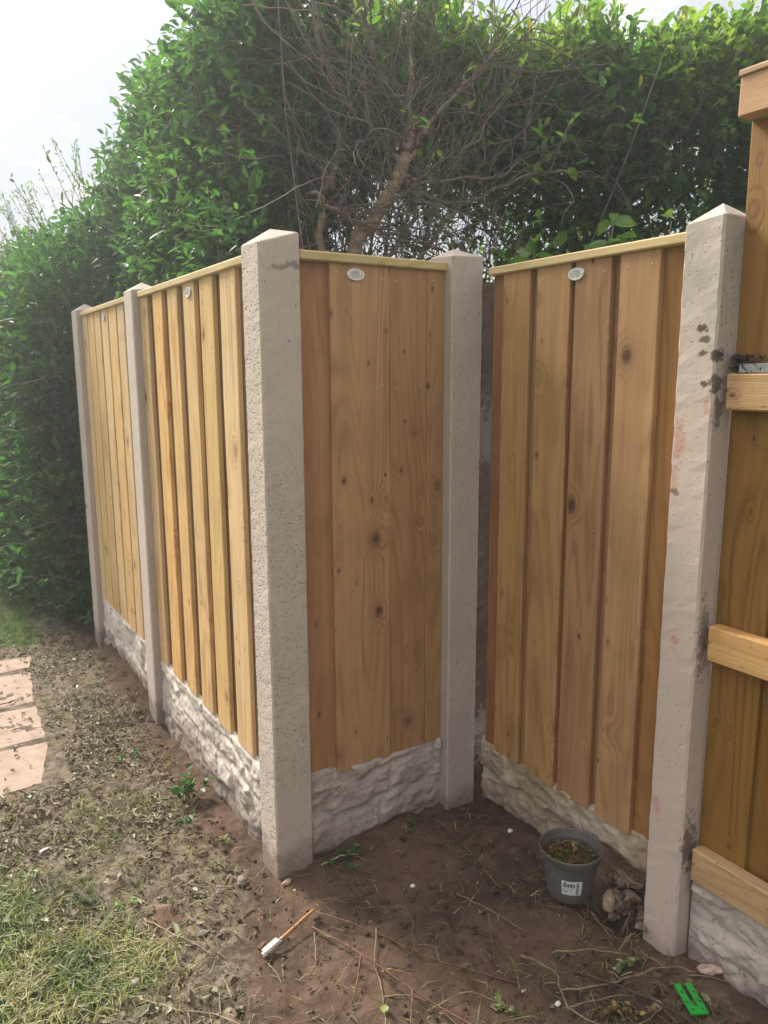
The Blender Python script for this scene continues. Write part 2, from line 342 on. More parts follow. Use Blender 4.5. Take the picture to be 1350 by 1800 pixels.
g.put(b.inputs['Base Color'], c); b.inputs['Roughness'].default_value = .92; g.put(b.inputs['Normal'], g.bump(g.math('ADD', n, n2), .5, .006))
M['potsoil'] = simple('potsoil', (.05, .035, .025), .95, .4, 60, .6)
M['metal_strip'] = simple('metal_strip', (.38, .38, .38), .35, .2, 60, .1, .9)
m, g, b, o = mat('painted_stick'); M['painted_stick'] = m
tcn = g.n('ShaderNodeTexCoord').outputs['Object']; s3 = g.n('ShaderNodeSeparateXYZ'); g.put(s3.inputs[0], tcn)
n = g.noise(tcn, 70, 5, .7)
w = g.rng(g.math('ADD', s3.outputs[0], g.math('MULTIPLY', g.math('SUBTRACT', n, .5), .03)), -.035, -.03)
c = g.mix(w, (.60, .54, .43), (.34, .17, .065)); c = g.mix(g.rng(n, .56, .66), c, (.12, .05, .03))
g.put(b.inputs['Base Color'], c); b.inputs['Roughness'].default_value = .7

# ------------------------------------------------------------------ ground
CP = np.array([(1.05, 2.3, .003), (.9, 2.45, -.002), (1.0, 2.6, -.012), (1.0, 3.1, -.03), (1.0, 3.7, -.03), (.93, 3.85, -.028), (1.02, 4.1, .05), (1.03, 4.5, .07), (1.03, 5.0, .07), (.93, 5.2, -.02),
    (1.14, 2.28, .05), (1.34, 2.29, .062), (1.5, 2.29, .07), (1.7, 2.26, .06), (1.78, 2.26, .045), (1.84, 2.19, .10), (1.82, 1.95, .115), (1.73, 1.63, .098), (1.66,1.55,.075), (1.84, 1.6, .0), (1.87, 1.5, -.02),
    (1.78, 1.25, .05), (1.82, 1.33, .05), (1.9, 1.15, .06), (2.0, 1.0, .06), (1.7, 1.1, .045), (1.4, 1.8, .045), (1.3, 1.4, .03), (1.0, 1.6, .01), (.8, 2.0, 0), (.4, 2.2, .0), (.4, 3, 0), (.1, 4, 0), (.3, 5, 0), (-1, 3, 0), (0, 1, 0), (1, .5, .02), (0, 8, 0), (-3, 5, 0), (2.0, 3, .08), (2.0, 5, .07), (3, 2, .08), (3, 0, .05)])
def gz0(x, y):
    x = np.asarray(x, float); y = np.asarray(y, float); num = 0; den = 1e-9
    for a, b_, z in CP:
        w = 1/((x-a)**2+(y-b_)**2+.012)**1.6; num = num+w*z; den = den+w
    z = num/den
    return z*np.exp(-np.maximum(0, np.hypot(x, y)-9)/10)
def zone(x, y):
    x = np.asarray(x, float); y = np.asarray(y, float)
    # litter left of the line running from the corner post toward the camera
    edge = .93-.25*sstep(2.4, 1.7, y)+.12*fbm(x*3, y*3, 3)
    z = 1-sstep(edge-.22, edge+.12, x)*(1-.0*y)
    z = z*(1-.55*sstep(.55, .95, x)*sstep(2.9, 2.0, y))
    z = np.maximum(z, .35*sstep(1.55, 1.25, y))
    near = sstep(.30+.1*fbm(x*5, y*5, 2), .08, x)*sstep(3.1, 2.6, y)+sstep(.12, .0, np.hypot((x-.33)*.7, (y-2.22))-.12)
    lawn_far = sstep(5.35, 5.7, y+.5*(x-.4))*sstep(.75, .55, x-.0)
    hole = sstep(.12, .04, np.hypot(x-.57, y-2.32))
    return z*(1-.8*hole)+.9*np.clip(near, 0, 1)*(1-hole)+1.1*np.clip(lawn_far, 0, 1)*1.0+0*x+.8*sstep(-.6, -1.2, x)
def gz(x, y):
    zn = np.clip(zone(x, y), 0, 1)
    b_ = gz0(x, y)
    d = .016*fbm(np.asarray(x)*6, np.asarray(y)*6, 3)+(.016+.006*zn)*fbm(np.asarray(x)*22, np.asarray(y)*22+9, 4, .6)
    r = np.hypot(x, y); d = d*(1+0*r)
    # slabs lie level
    s = sstep(.62, .56, x)*sstep(3.3, 3.4, y)*sstep(5.5, 5.35, y)*sstep(-1.6, -1.5, x)
    return (b_+d)*(1-s)+s*(-.0005+.25*d)
gx = np.concatenate([-np.geomspace(1.2, 400, 40)[::-1], np.arange(-1.15, 2.3, .013), np.geomspace(2.32, 400, 45)])
gy = np.concatenate([-np.geomspace(.4, 400, 30)[::-1], np.arange(-.3, .9, .1), np.arange(.95, 3.6, .0125), np.arange(3.62, 6.0, .025), np.geomspace(6.05, 400, 60)])
X, Y = np.meshgrid(gx, gy); Z = gz(X, Y)
V = np.stack([X, Y, Z], -1).reshape(-1, 3); nx_ = len(gx); ny_ = len(gy)
i = (np.arange(ny_-1)[:, None]*nx_+np.arange(nx_-1)[None]).ravel()
F = np.stack([i, i+1, i+1+nx_, i+nx_], 1)
ground = mobj('ground', V, F, M['soil'], smooth=True); ground['kind'] = 'structure'
a = ground.data.attributes.new('zone', 'FLOAT', 'POINT'); a.data.foreach_set('value', zone(X, Y).ravel().astype(np.float32))
G = lambda x, y: float(gz(x, y))

# paving slabs of the path
def prism(poly, z0, z1, bev=.003):
    poly = [Vector(p) for p in poly]; c = sum(poly, Vector((0, 0)))/len(poly); n = len(poly); V = []
    for z, k in ((z0, 1), (z1-bev, 1), (z1, 1-bev/.2)):
        for p in poly: q = c+(p-c)*k; V.append((q.x, q.y, z))
    F = [tuple(range(2*n, 3*n))]
    for l in range(2):
        for j in range(n): F.append((l*n+j, l*n+(j+1) % n, (l+1)*n+(j+1) % n, (l+1)*n+j))
    return V, F
path = thing('path', None, None, (0, 4, 0), kind='structure')
def rag(p0, p1, n, amp):
    p0, p1 = np.array(p0), np.array(p1); out = []
    for k in range(n):
        t = k/n; q = p0*(1-t)+p1*t
        out.append(tuple(q+(RNG.normal(0, amp, 2) if 0 < k else 0)))
    return out
rows = [(3.47, 3.938, .37, .455), (3.94, 4.4275, .455, .47), (4.43, 4.9875, .47, .52), (4.99, 5.27, .52, .555)]
for (y0, y1, e0, e1) in rows:
    sl0 = -.08
    for k, (xa, xb) in enumerate(((None, -.02), (-.025, -.62), (-.625, -1.25))):
        ra, rb = (e0, e1) if xa is None else (xa, xa)
        pts = rag((ra, y0+.06*ra), (rb, y1-.08*rb), 7, .004)+rag((rb, y1-.08*rb), (xb, y1-.08*xb), 4, .003)+rag((xb, y1-.08*xb), (xb, y0+.06*xb), 3, .003)+rag((xb, y0+.06*xb), (ra, y0+.06*ra), 4, .003)
        v, f = prism(pts, -.06, .004+random.uniform(-.003, .003)); mobj('slab', v, f, M['slab'], path, (xb, y0, 0))

# ------------------------------------------------------------------ concrete posts
def post(x0, x1, y0, y1, top, apex, label, mats, zc=(0, 0, 0, 0), faceidx=None, jit=.00035, zb=-.15, n=90):
    """corners ordered near-left, near-right, far-right, far-left"""
    cs = [(x0, y0), (x1, y0), (x1, y1), (x0, y1)]; bev = .006; V = []; F = []; mi = []
    ring = []
    cx, cy = (x0+x1)/2, (y0+y1)/2
    for k in range(4):
        p = np.array(cs[k]); q = np.array(cs[(k+1) % 4]); d = (q-p)/np.linalg.norm(q-p)
        ring += [tuple(p+d*bev), tuple(p+(q-p)*.5), tuple(q-d*bev)]
    R = len(ring); zs = np.linspace(zb, 1, n)
    tops = []
    for k in range(4): tops += [zc[k], (zc[k]+zc[(k+1) % 4])/2, zc[(k+1) % 4]]
    for li, t in enumerate(np.linspace(0, 1, n)):
        for j, (px, py) in enumerate(ring):
            zt = top+tops[j]; z = zb+(zt-zb)*t
            jj = jit*(1.0 if j % 3 != 1 else .25)
            V.append((px+RNG.normal(0, jj), py+RNG.normal(0, jj), z))
    for li in range(n-1):
        for j in range(R):
            F.append((li*R+j, li*R+(j+1) % R, (li+1)*R+(j+1) % R, (li+1)*R+j)); mi.append(faceidx[j//3] if faceidx and j % 3 != 2 else 0)
    b0 = (n-1)*R; k0 = len(V)
    for j, (px, py) in enumerate(ring): V.append((cx+(px-cx)*.95, cy+(py-cy)*.95, top+tops[j]+.004))
    for j in range(R): F.append((b0+j, b0+(j+1) % R, k0+(j+1) % R, k0+j)); mi.append(0)
    V.append(apex); a_ = len(V)-1
    for j in range(R): F.append((k0+j, k0+(j+1) % R, a_)); mi.append(0)
    o = mobj('fence_post', V, F, mats, None, (cx, cy, 0), mi=mi)
    return tag(o, label, 'post', 'concrete fence posts')
# faces: near, right, far, left
post(.979, 1.122, 2.302, 2.445, 2.192, (1.055, 2.378, 2.247), 'large pale concrete corner post nearest the camera with a pitted left face', [M['conc_corner'], M['conc_pebble']], (0, .036, .036, .004), (0, 0, 0, 1), .0005)
post(.979, 1.115, 3.84, 3.985, 2.187, (1.05, 3.915, 2.232), 'slim concrete post standing between the two left fence panels', [M['conc_plain'], M['conc_mauve_shade']], (0, .01, .01, 0), (1, 0, 0, 0))
post(.979, 1.115, 5.204, 5.345, 2.187, (1.05, 5.27, 2.235), 'farthest concrete post at the left end of the fence by the hedge', [M['conc_plain'], M['conc_mauve_shade']], (0, .01, .01, 0), (1, 0, 0, 0))
post(1.707, 1.848, 2.278, 2.415, 2.20, (1.765, 2.35, 2.236), 'smooth clean concrete post in the inner corner of the fence', [M['conc_mauve_shade']], (0, .004, .01, .005))
post(1.816, 1.94, 1.28, 1.399, 2.185, (1.875, 1.33, 2.225), 'mud and pink stained concrete post on the right beside the tall panel', [M['conc_stained']], (0, .0, .0, -.01), None, .0007)
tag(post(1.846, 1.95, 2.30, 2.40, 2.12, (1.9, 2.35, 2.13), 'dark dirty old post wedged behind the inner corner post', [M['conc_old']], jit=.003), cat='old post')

# ------------------------------------------------------------------ fence panels
def board_mesh(w, t, h, jit=.0008, seed=0):
    """board centred on x, front face at y=0 going back to y=t, z from 0 to h"""
    r = np.random.default_rng(seed); c = .0025; n = 5; V = []; F = []
    ring = [(-w/2+c, 0), (w/2-c, 0), (w/2, c), (w/2, t), (-w/2, t), (-w/2, c)]
    for k in range(n):
        dx = r.normal(0, jit); dy = r.normal(0, jit*.6)
        for (x, y) in ring: V.append((x+dx+r.normal(0, jit*.5), y+dy, h*k/(n-1)))
    for k in range(n-1):
        for j in range(6): F.append((k*6+j, k*6+(j+1) % 6, (k+1)*6+(j+1) % 6, (k+1)*6+j))
    F.append(tuple(range(5, -1, -1))); F.append(tuple((n-1)*6+j for j in range(6)))
    return V, F
bcount = [0]
def board(parent, axis, front, a, b_, z0, z1, t, mt, label=None):
    """axis 'y': panel plane is X=front and the board spans Y a..b ; axis 'x': plane is Y=front, spans X a..b"""
    bcount[0] += 1; V, F = board_mesh(abs(b_-a), t, z1-z0, seed=bcount[0])
    V = np.array(V); mid = (a+b_)/2
    if axis == 'x': P = np.stack([mid+V[:, 0], front+V[:, 1], z0+V[:, 2]], 1); loc = (mid, front, z0)
    else: P = np.stack([front+V[:, 1], mid-V[:, 0], z0+V[:, 2]], 1); loc = (front, mid, z0)
    o = mobj('board', P, F, mt, parent, loc)
    if label: o['label'] = label
    return o
def box(name, p0, p1, mt, parent=None, bev=.003, tag_=None, jit=0):
    bm = bmesh.new(); bmesh.ops.create_cube(bm, size=1); p0, p1 = Vector(p0), Vector(p1); d = p1-p0; c = (p0+p1)/2
    for v in bm.verts: v.co = Vector((v.co.x*d.x, v.co.y*d.y, v.co.z*d.z))
    if bev: bmesh.ops.bevel(bm, geom=bm.edges[:], offset=bev, segments=1, affect='EDGES')
    if jit:
        for v in bm.verts: v.co += Vector((random.gauss(0, jit), random.gauss(0, jit), random.gauss(0, jit)))
    me = bpy.data.meshes.new(name); bm.to_mesh(me); bm.free(); me.materials.append(mt)
    o = bpy.data.objects.new(name, me); C.objects.link(o)
    if parent is not None: o.parent = parent; o.location = c-parent.location
    else: o.location = c
    return o
def disc(P, N, r, th=.0015, n=8, sy=1.0, up=Vector((0, 0, 1))):
    N = Vector(N).normalized(); U = N.cross(up).normalized(); Wv = U.cross(N); P = Vector(P); V = []; F = []
    for k, (h, s) in enumerate(((0, 1), (th, .85))):
        for j in range(n): a = 2*PI*j/n; V.append(P+N*h+U*(math.cos(a)*r*s)+Wv*(math.sin(a)*r*sy*s))
    for j in range(n): F.append((j, (j+1) % n, n+(j+1) % n, n+j))
    F.append(tuple(range(n, 2*n))); return V, F
def joined(name, parts, mt, parent=None, loc=(0, 0, 0), **kw):
    V = []; F = []
    for v, f in parts:
        k = len(V); V += [tuple(q) for q in v]; F += [tuple(i+k for i in q) for q in f]
    return mobj(name, V, F, mt, parent, loc, **kw)
def badge(parent, P, N):
    N = Vector(N); P = Vector(P)
    b_ = joined('badge', [disc(P, N, .033, .003, 28, .58)], M['badge'], parent, tuple(P))
    # raised rim
    U = N.cross(Vector((0, 0, 1))).normalized(); V = []; F = []; n = 32
    for j in range(n):
        a = 2*PI*j/n
        for (s, h) in ((1.0, .002), (1.0, .0045), (.86, .0045), (.86, .002)):
            V.append(P+N*h+U*math.cos(a)*.033*s+Vector((0, 0, 1))*math.sin(a)*.019*s)
    for j in range(n):
        for q in range(4): F.append((j*4+q, j*4+(q+1) % 4, ((j+1) % n)*4+(q+1) % 4, ((j+1) % n)*4+q))
    mobj('rim', V, F, M['badge_ring'], b_, tuple(P))
    joined('rivet', [disc(P+U*s*.0265+N*.004, N, .0038, .002, 8) for s in (-1, 1)], M['badge_ring'], b_, tuple(P))['kind'] = 'stuff'
    # faint lines of embossed lettering, too worn to read
    V = []; F = []; rr = random.Random(5)
    for (zz_, w0) in ((.0075, .012), (.0015, .017), (-.0055, .012)):
        x = -w0
        while x < w0:
            w_ = rr.uniform(.0015, .0035); k = len(V)
            for (a_, c_) in ((x, zz_-.0016), (x+w_, zz_-.0016), (x+w_, zz_+.0016), (x, zz_+.0016)): V.append(P+U*a_+Vector((0, 0, c_))+N*.0036)
            F.append((k, k+1, k+2, k+3)); x += w_+.001
    mobj('lettering', V, F, M['badge_mark'], b_, tuple(P))['kind'] = 'stuff'
def nails(parent, pts, N):
    joined('nail_head', [disc(p, N, .0032, .0012, 7) for p in pts], M['nail'], parent, pts[0])['kind'] = 'stuff'

ZB, ZT = .35, 2.152
def run_y(label, X0, y_near, y_far, fronts, gap_mat, mats, badge_y=None, z0=ZB, zt=ZT, cap_over=.012, recess=.016, capx=.035):
    pn = thing('wooden_fence', label, 'fence', (X0, y_near, z0), 'close board fence panels')
    for k, (a, b_) in enumerate(fronts):
        board(pn, 'y', X0, a, b_, z0-random.uniform(0, .012), zt, .018, mats[k % len(mats)])
    # recessed boards fill the gaps
    edges = [y_near]+[e for ab in fronts for e in ab]+[y_far]
    for k in range(0, len(edges), 2):
        a, b_ = edges[k], edges[k+1]
        if b_-a < .004: continue
        a2 = a-.018 if k else a; b2 = b_+.018 if k+2 < len(edges) else b_
        board(pn, 'y', X0+.0195, a2, b2, z0-random.uniform(0, .008), zt, .016, gap_mat)
    cap = box('cap_rail', (X0-cap_over, y_near, zt), (X0+capx, y_far, zt+.028), M['wood_cap_y'], pn, .004)
    box('back_rail', (X0+.037, y_near, zt-.34), (X0+.072, y_far, zt-.28), M['wood_rail'], pn, .003)
    box('back_rail', (X0+.037, y_near, .75), (X0+.072, y_far, .81), M['wood_rail'], pn, .003)
    pts = []
    for (a, b_) in fronts:
        for zq in (zt-.035, 1.30, z0+.22): pts += [(X0-.0006, a+.028, zq+random.uniform(-.01, .01)), (X0-.0006, b_-.028, zq+random.uniform(-.01, .01))]
    nails(pn, pts, (-1, 0, 0))
    if badge_y: badge(pn, (X0-.0008, badge_y, zt-.038), (-1, 0, 0))
    return pn
run_y('timber panel coloured sunlit pale between the corner post and the slim middle post', 1.016, 2.447, 3.838, [(2.60, 2.752), (2.83, 2.975), (3.04, 3.178), (3.262, 3.392), (3.478, 3.618), (3.712, 3.838)], M['wood_gap_shade'], [M['wood_sunlit']], 3.10)
run_y('narrow looking timber panel coloured sunlit pale farthest left between the last two posts', 1.016, 3.987, 5.202, [(4.00, 4.13), (4.158, 4.298), (4.328, 4.497), (4.524, 4.678), (4.708, 4.862), (4.887, 5.045), (5.068, 5.196)], M['wood_gap_shade'], [M['wood_sunlit']], 4.603)
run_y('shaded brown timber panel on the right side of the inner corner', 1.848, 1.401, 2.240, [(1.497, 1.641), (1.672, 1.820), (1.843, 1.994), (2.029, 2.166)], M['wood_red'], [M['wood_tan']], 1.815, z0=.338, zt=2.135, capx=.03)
# short panel across the corner
pn = thing('wooden_fence', 'short shaded timber panel of wide boards behind the big corner post', 'fence', (1.124, 2.323, ZB), 'close board fence panels')
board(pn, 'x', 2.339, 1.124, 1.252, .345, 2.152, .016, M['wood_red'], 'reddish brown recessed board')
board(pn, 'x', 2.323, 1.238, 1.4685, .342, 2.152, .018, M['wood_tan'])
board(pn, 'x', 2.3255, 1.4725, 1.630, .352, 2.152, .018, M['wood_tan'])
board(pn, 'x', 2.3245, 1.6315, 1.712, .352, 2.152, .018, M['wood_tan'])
box('cap_rail', (1.124, 2.309, 2.152), (1.728, 2.36, 2.182), M['wood_cap_x'], pn, .004)
box('back_rail', (1.124, 2.360, 1.8), (1.84, 2.395, 1.86), M['wood_cap_x'], pn, .003)
nails(pn, [(x, 2.3225 if x < 1.47 else 2.3238, z+random.uniform(-.01, .01)) for z in (2.117, 1.75, 1.22, .55) for x in (1.262, 1.44, 1.50, 1.60, 1.655)], (0, -1, 0))
badge(pn, (1.335, 2.3222, 2.118), (0, -1, 0))
# tall panel on the right, seen from its rail side
pn = thing('wooden_fence', 'tall olive brown panel at the right edge with horizontal rails facing the camera', 'fence', (1.885, 1.27, .31), 'close board fence panels')
y = 1.272; k = 0
ys = [1.272, 1.123, .985, .845, .70, .56, .42, .28, .14, 0, -.14, -.28, -.42]
for k in range(len(ys)-1):
    pr_ = k % 2
    board(pn, 'y', 1.885+(.015 if pr_ else 0), ys[k+1]-(.012 if pr_ else 0), ys[k]+(.012 if pr_ else 0), .32, 2.41, .014, M['wood_olive'])
def rail(z0, z1, mt=M['wood_rail'], x0=1.842, y0=1.262, nm='rail'):
    return box(nm, (x0, -.40, z0), (1.884, y0, z1), mt, pn, .004, jit=.0006)
rail(.315, .418); rail(.998, 1.098); rail(1.692, 1.787)
rail(2.412, 2.506, M['wood_cap_red'], 1.836, 1.280, 'top_rail')
box('cap_strip', (1.832, -.40, 2.5075), (1.915, 1.282, 2.522), M['wood_cap_red'], pn, .002)
box('metal_strip', (1.852, -.40, 1.7885), (1.862, 1.235, 1.812), M['metal_strip'], pn, .001)
joined('tick_mark', [([(1.8515, yy, 1.792), (1.8515, yy-.0015, 1.792), (1.8515, yy-.0015, 1.803), (1.8515, yy, 1.803)], [(0, 1, 2, 3)]) for yy in np.arange(1.2, .9, -.012)], M['badge_mark'], pn, (1.85, 1.2, 1.79))['kind'] = 'stuff'

# ------------------------------------------------------------------ rock-face gravel boards
def gravel(label, axis, front, a, b_, zlo, ztop, mt, th=.045, amp=.012, seed=1, out=-1, cell=.006):
    L = abs(b_-a); H = ztop-zlo; nu = int(L/cell)+1; nv = int(H/cell)+1
    u = np.linspace(0, L, nu); v = np.linspace(0, H, nv); U, Vv = np.meshgrid(u, v); rs = np.random.default_rng(seed)
    Uw = U+.06*fbm(U*6+seed, Vv*8, 4, .6); Vw = Vv+.035*fbm(U*5+3*seed, Vv*6+4, 4, .6)
    rows_ = [-.2, 0]; 
    while rows_[-1] < H+.1: rows_.append(rows_[-1]+rs.uniform(.07, .15))
    hgt = np.zeros_like(U); jd = np.full_like(U, 9.)
    for r in range(len(rows_)-1):
        z0, z1 = rows_[r], rows_[r+1]; inr = (Vw >= z0) & (Vw < z1)
        xs = [-.3-rs.uniform(0, .2)]
        while xs[-1] < L+.3: xs.append(xs[-1]+rs.uniform(.13, .36))
        for q in range(len(xs)-1):
            s = inr & (Uw >= xs[q]) & (Uw < xs[q+1])
            if not s.any(): continue
            dd = np.minimum(np.minimum(Uw-xs[q], xs[q+1]-Uw), np.minimum(Vw-z0, z1-Vw)); jd[s] = dd[s]
            tx, tz = rs.normal(0, .07, 2); hgt[s] = (rs.uniform(-.3, .6)*amp+tx*(Uw-(xs[q]+xs[q+1])/2)+tz*(Vw-(z0+z1)/2)*1.6)[s]
    ridg = .5-1*np.abs(fbm(U*11+seed*3, Vv*17, 3, .55)); facet = fbm(U*26+seed, Vv*38, 4, .6)
    prof = hgt+amp*.75*ridg+amp*.75*facet; jk = (1-sstep(0, .022, jd))*np.clip(.65+1.8*fbm(U*8+7, Vv*8+seed, 3), 0, 1); prof = prof*(1-.8*jk)-amp*.7*jk+amp*.35*(1-2*np.abs(fbm(U*5+Vv*6+seed, Vv*13-U*3, 3, .5)))-amp*.3
    edge = np.minimum(U, L-U); gxs, gys = .052, .034; cu, cv = np.floor(Uw/gxs).astype(int), np.floor(Vw/gys).astype(int); best = np.full_like(U, 9.); val = np.zeros_like(U)
    for di in (-1, 0, 1):
        for dj in (-1, 0, 1):
            a1, b1 = (cu+di+seed*7) & 255, (cv+dj+seed*13) & 255; qx = (cu+di+.15+.7*_T[a1, b1])*gxs; qy = (cv+dj+.15+.7*_T[b1, a1])*gys
            ddx, ddy = (Uw-qx)/gxs, (Vw-qy)/gys; dq = ddx**2+ddy**2; cand = (_T[(a1+91) & 255, b1]-.5)*.7+(_T[a1, (b1+37) & 255]-.5)*ddx*1.3+(_T[(a1+53) & 255, (b1+11) & 255]-.5)*ddy*1.6
            w1 = dq < best; best = np.where(w1, dq, best); val = np.where(w1, cand, val)
    prof = prof+amp*.75*val*(1-jk)
    prof = prof*sstep(0, .012, edge)-.004*(1-sstep(0, .012, edge))
    top = .011*fbm(U*14+seed, U*0+seed, 4, .6)
    Zc = zlo+Vv*(H+top)/H
    tr = sstep(H-.02, H, Vv)
    P = front+out*(prof*(1-.5*tr))-out*.012*tr
    A = a+U*(1 if b_ > a else -1)
    def vert(D, A, Zc): return np.stack([D, A, Zc], -1) if axis == 'y' else np.stack([A, D, Zc], -1)
    V1 = vert(P, A, Zc).reshape(-1, 3); n1_ = len(V1)
    V2 = vert(np.full(nu, front-out*th), A[-1], Zc[-1]-.004); V3 = vert(np.full(nu, front-out*th), A[0], Zc[0])
    V = np.concatenate([V1, V2, V3]); i = (np.arange(nv-1)[:, None]*nu+np.arange(nu-1)[None]).ravel()
    F = [np.stack([i, i+1, i+1+nu, i+nu], 1)]; j = np.arange(nu-1)
    F.append(np.stack([(nv-1)*nu+j, (nv-1)*nu+j+1, n1_+j+1, n1_+j], 1)); F.append(np.stack([n1_+j, n1_+j+1, n1_+nu+j+1, n1_+nu+j], 1)); F.append(np.stack([j+1, j, n1_+nu+j, n1_+nu+j+1], 1))
    F = np.concatenate(F)
    o = mobj('gravel_board', V, F, mt, None, tuple(V.mean(0)), smooth=False)
    return tag(o, label, 'gravel board', 'rock-face concrete gravel boards')
gravel('pale rock-face concrete board under the sunlit panel, left of the corner post', 'y', 1.018, 2.447, 3.838, -.12, .347, M['rock_white'], seed=2, amp=.0065)
gravel('far rock-face concrete board under the farthest left panel', 'y', 1.018, 3.987, 5.202, -.1, .347, M['rock_white'], seed=4, amp=.0065, cell=.009)
gravel('grey rock-face concrete board behind the foot of the corner post', 'x', 2.326, 1.124, 1.712, -.08, .362, M['rock_grey'], seed=5, amp=.008)
gravel('dirty brown rock-face concrete board behind the plant pot', 'y', 1.862, 1.401, 2.262, .222, .352, M['rock_brown'], seed=9, amp=.010)
gravel('pinkish white rock-face concrete board under the tall right panel', 'y', 1.868, -.4, 1.272, -.12, .310, M['rock_white'], seed=12, amp=.009)
# lower course behind, left part of the dirty board runs down to the soil
gravel('brown weathered lower edging stone left of the plant pot under the dirty board', 'y', 1.875, 1.72, 2.262, -.05, .221, M['rock_brown'], seed=15, amp=.014)
tag(box('concrete_block', (1.866, 1.401, .0), (1.92, 1.44, .221), M['rock_grey'], None, .006, jit=.002), 'short upright concrete piece beside the stained post under the dirty board', 'concrete block')

# ------------------------------------------------------------------ tubes, twigs
def tube(pts, r0, r1, n=5, cap=True):
    P = [Vector(p) for p in pts]; m_ = len(P); V = []; F = []; up = Vector((.3, .2, 1))
    for k in range(m_):
        d = (P[min(k+1, m_-1)]-P[max(k-1, 0)]).normalized(); u = d.cross(up if abs(d.z) < .95 else Vector((1, 0, 0))).normalized(); w_ = d.cross(u)
        t = k/(m_-1); r = (r0[k] if isinstance(r0, (list, tuple)) else r0*(1-t)+r1*t)
        for j in range(n): a = 2*PI*j/n; V.append(P[k]+u*math.cos(a)*r+w_*math.sin(a)*r)
    for k in range(m_-1):
        for j in range(n): F.append((k*n+j, k*n+(j+1) % n, (k+1)*n+(j+1) % n, (k+1)*n+j))
    if cap: F.append(tuple(range(n-1, -1, -1))); F.append(tuple((m_-1)*n+j for j in range(n)))
    return V, F
def spline(pts, m_=6, wob=0):
    P = [Vector(p) for p in pts]; out = []
    for k in range(len(P)-1):
        a, b_, c_, d_ = P[max(k-1, 0)], P[k], P[k+1], P[min(k+2, len(P)-1)]
        for q in range(m_):
            t = q/m_; out.append(.5*((2*b_)+(c_-a)*t+(2*a-5*b_+4*c_-d_)*t*t+(3*b_-a-3*c_+d_)*t**3))
    out.append(P[-1])
    if wob:
        for q in out[1:-1]: q += Vector((random.gauss(0, wob), random.gauss(0, wob), random.gauss(0, wob)))
    return out

# ------------------------------------------------------------------ leaves (vectorised)
def leaves(base, axis, nrm, ln, wd, fold=.25, curl=.12):
    """n leaves of 6 vertices, 2 quads"""
    base = np.asarray(base); axis = axis/np.linalg.norm(axis, axis=1, keepdims=True)
    side = np.cross(axis, nrm); side /= np.linalg.norm(side, axis=1, keepdims=True)+1e-9; up = np.cross(side, axis)
    n = len(base); V = np.zeros((n, 6, 3)); ln = np.broadcast_to(ln, n)[:, None]; wd = np.broadcast_to(wd, n)[:, None]
    V[:, 0] = base
    V[:, 1] = base+axis*ln*.3-side*wd*.46+up*fold*wd*.5; V[:, 5] = base+axis*ln*.3+side*wd*.46+up*fold*wd*.5
    V[:, 2] = base+axis*ln*.68-side*wd*.42+up*(fold*wd*.5-curl*ln*.4); V[:, 4] = base+axis*ln*.68+side*wd*.42+up*(fold*wd*.5-curl*ln*.4)
    V[:, 3] = base+axis*ln-up*curl*ln
    i = np.arange(n)[:, None]*6
    F = np.stack([i+np.array([[0, 3, 2, 1]]), i+np.array([[0, 5, 4, 3]])], 1).reshape(-1, 4)
    return V.reshape(-1, 3), F
def rdir(n, bias=(0, 0, 0), s=1):
    d = RNG.normal(0, s, (n, 3))+np.asarray(bias); return d/np.linalg.norm(d, axis=1, keepdims=True)
def shoots(P, D, nl, spacing, ll, lw, tintf, droop=.15, up=.0):
    """P,D shoot bases and directions ; nl leaves along each"""
    n = len(P); k = np.arange(nl)[None, :, None]*spacing
    Dd = D[:, None, :]+np.array([0, 0, up])[None, None]*k*4
    base = P[:, None, :]+Dd*k+RNG.normal(0, .004, (n, nl, 3))
    ax = D[:, None, :]*.75+RNG.normal(0, .62, (n, nl, 3)); nr = RNG.normal(0, .5, (n, nl, 3))+np.array([0, 0, 1.])
    m_ = n*nl
    L = np.repeat(ll, nl)*np.clip(RNG.lognormal(-.12, .32, m_), .4, 1.6); Wd = L*lw*RNG.uniform(.8, 1.2, m_)
    V, F = leaves(base.reshape(-1, 3), ax.reshape(-1, 3), nr.reshape(-1, 3), L, Wd)
    t = np.repeat(np.clip(tintf, 0, 1), nl)+RNG.normal(0, .12, m_)
    t = np.clip(t, 0, .93); t[RNG.random(m_) < .004] = 1
    return V, F, np.repeat(t, 6)
def twigmesh(segs, r):
    """3-sided prisms for many thin segments; segs (n,2,3)"""
    a, b_ = segs[:, 0], segs[:, 1]; d = b_-a; d /= np.linalg.norm(d, axis=1, keepdims=True)+1e-9
    u = np.cross(d, np.array([.31, .52, .79])); u /= np.linalg.norm(u, axis=1, keepdims=True)+1e-9; w_ = np.cross(d, u); n = len(a)
    r = np.broadcast_to(r, n)[:, None]; V = np.zeros((n, 6, 3))
    for j in range(3):
        o_ = (u*math.cos(2.094*j)+w_*math.sin(2.094*j))*r; V[:, j] = a+o_; V[:, 3+j] = b_+o_*.75
    i = np.arange(n)[:, None]*6
    F = np.stack([i+np.array([[j, (j+1) % 3, 3+(j+1) % 3, 3+j]]) for j in range(3)], 1).reshape(-1, 4)
    return V.reshape(-1, 3), F
def curvy(P, D, nseg, step, wander, grav=0):
    """random-walk twigs -> segments (n*nseg,2,3)"""
    segs = []; p = P.copy(); d = D.copy()
    for k in range(nseg):
        d = d+RNG.normal(0, wander, d.shape)+np.array([0, 0, grav]); d /= np.linalg.norm(d, axis=1, keepdims=True)
        q = p+d*step; segs.append(np.stack([p, q], 1)); p = q
    return np.concatenate(segs), p, d

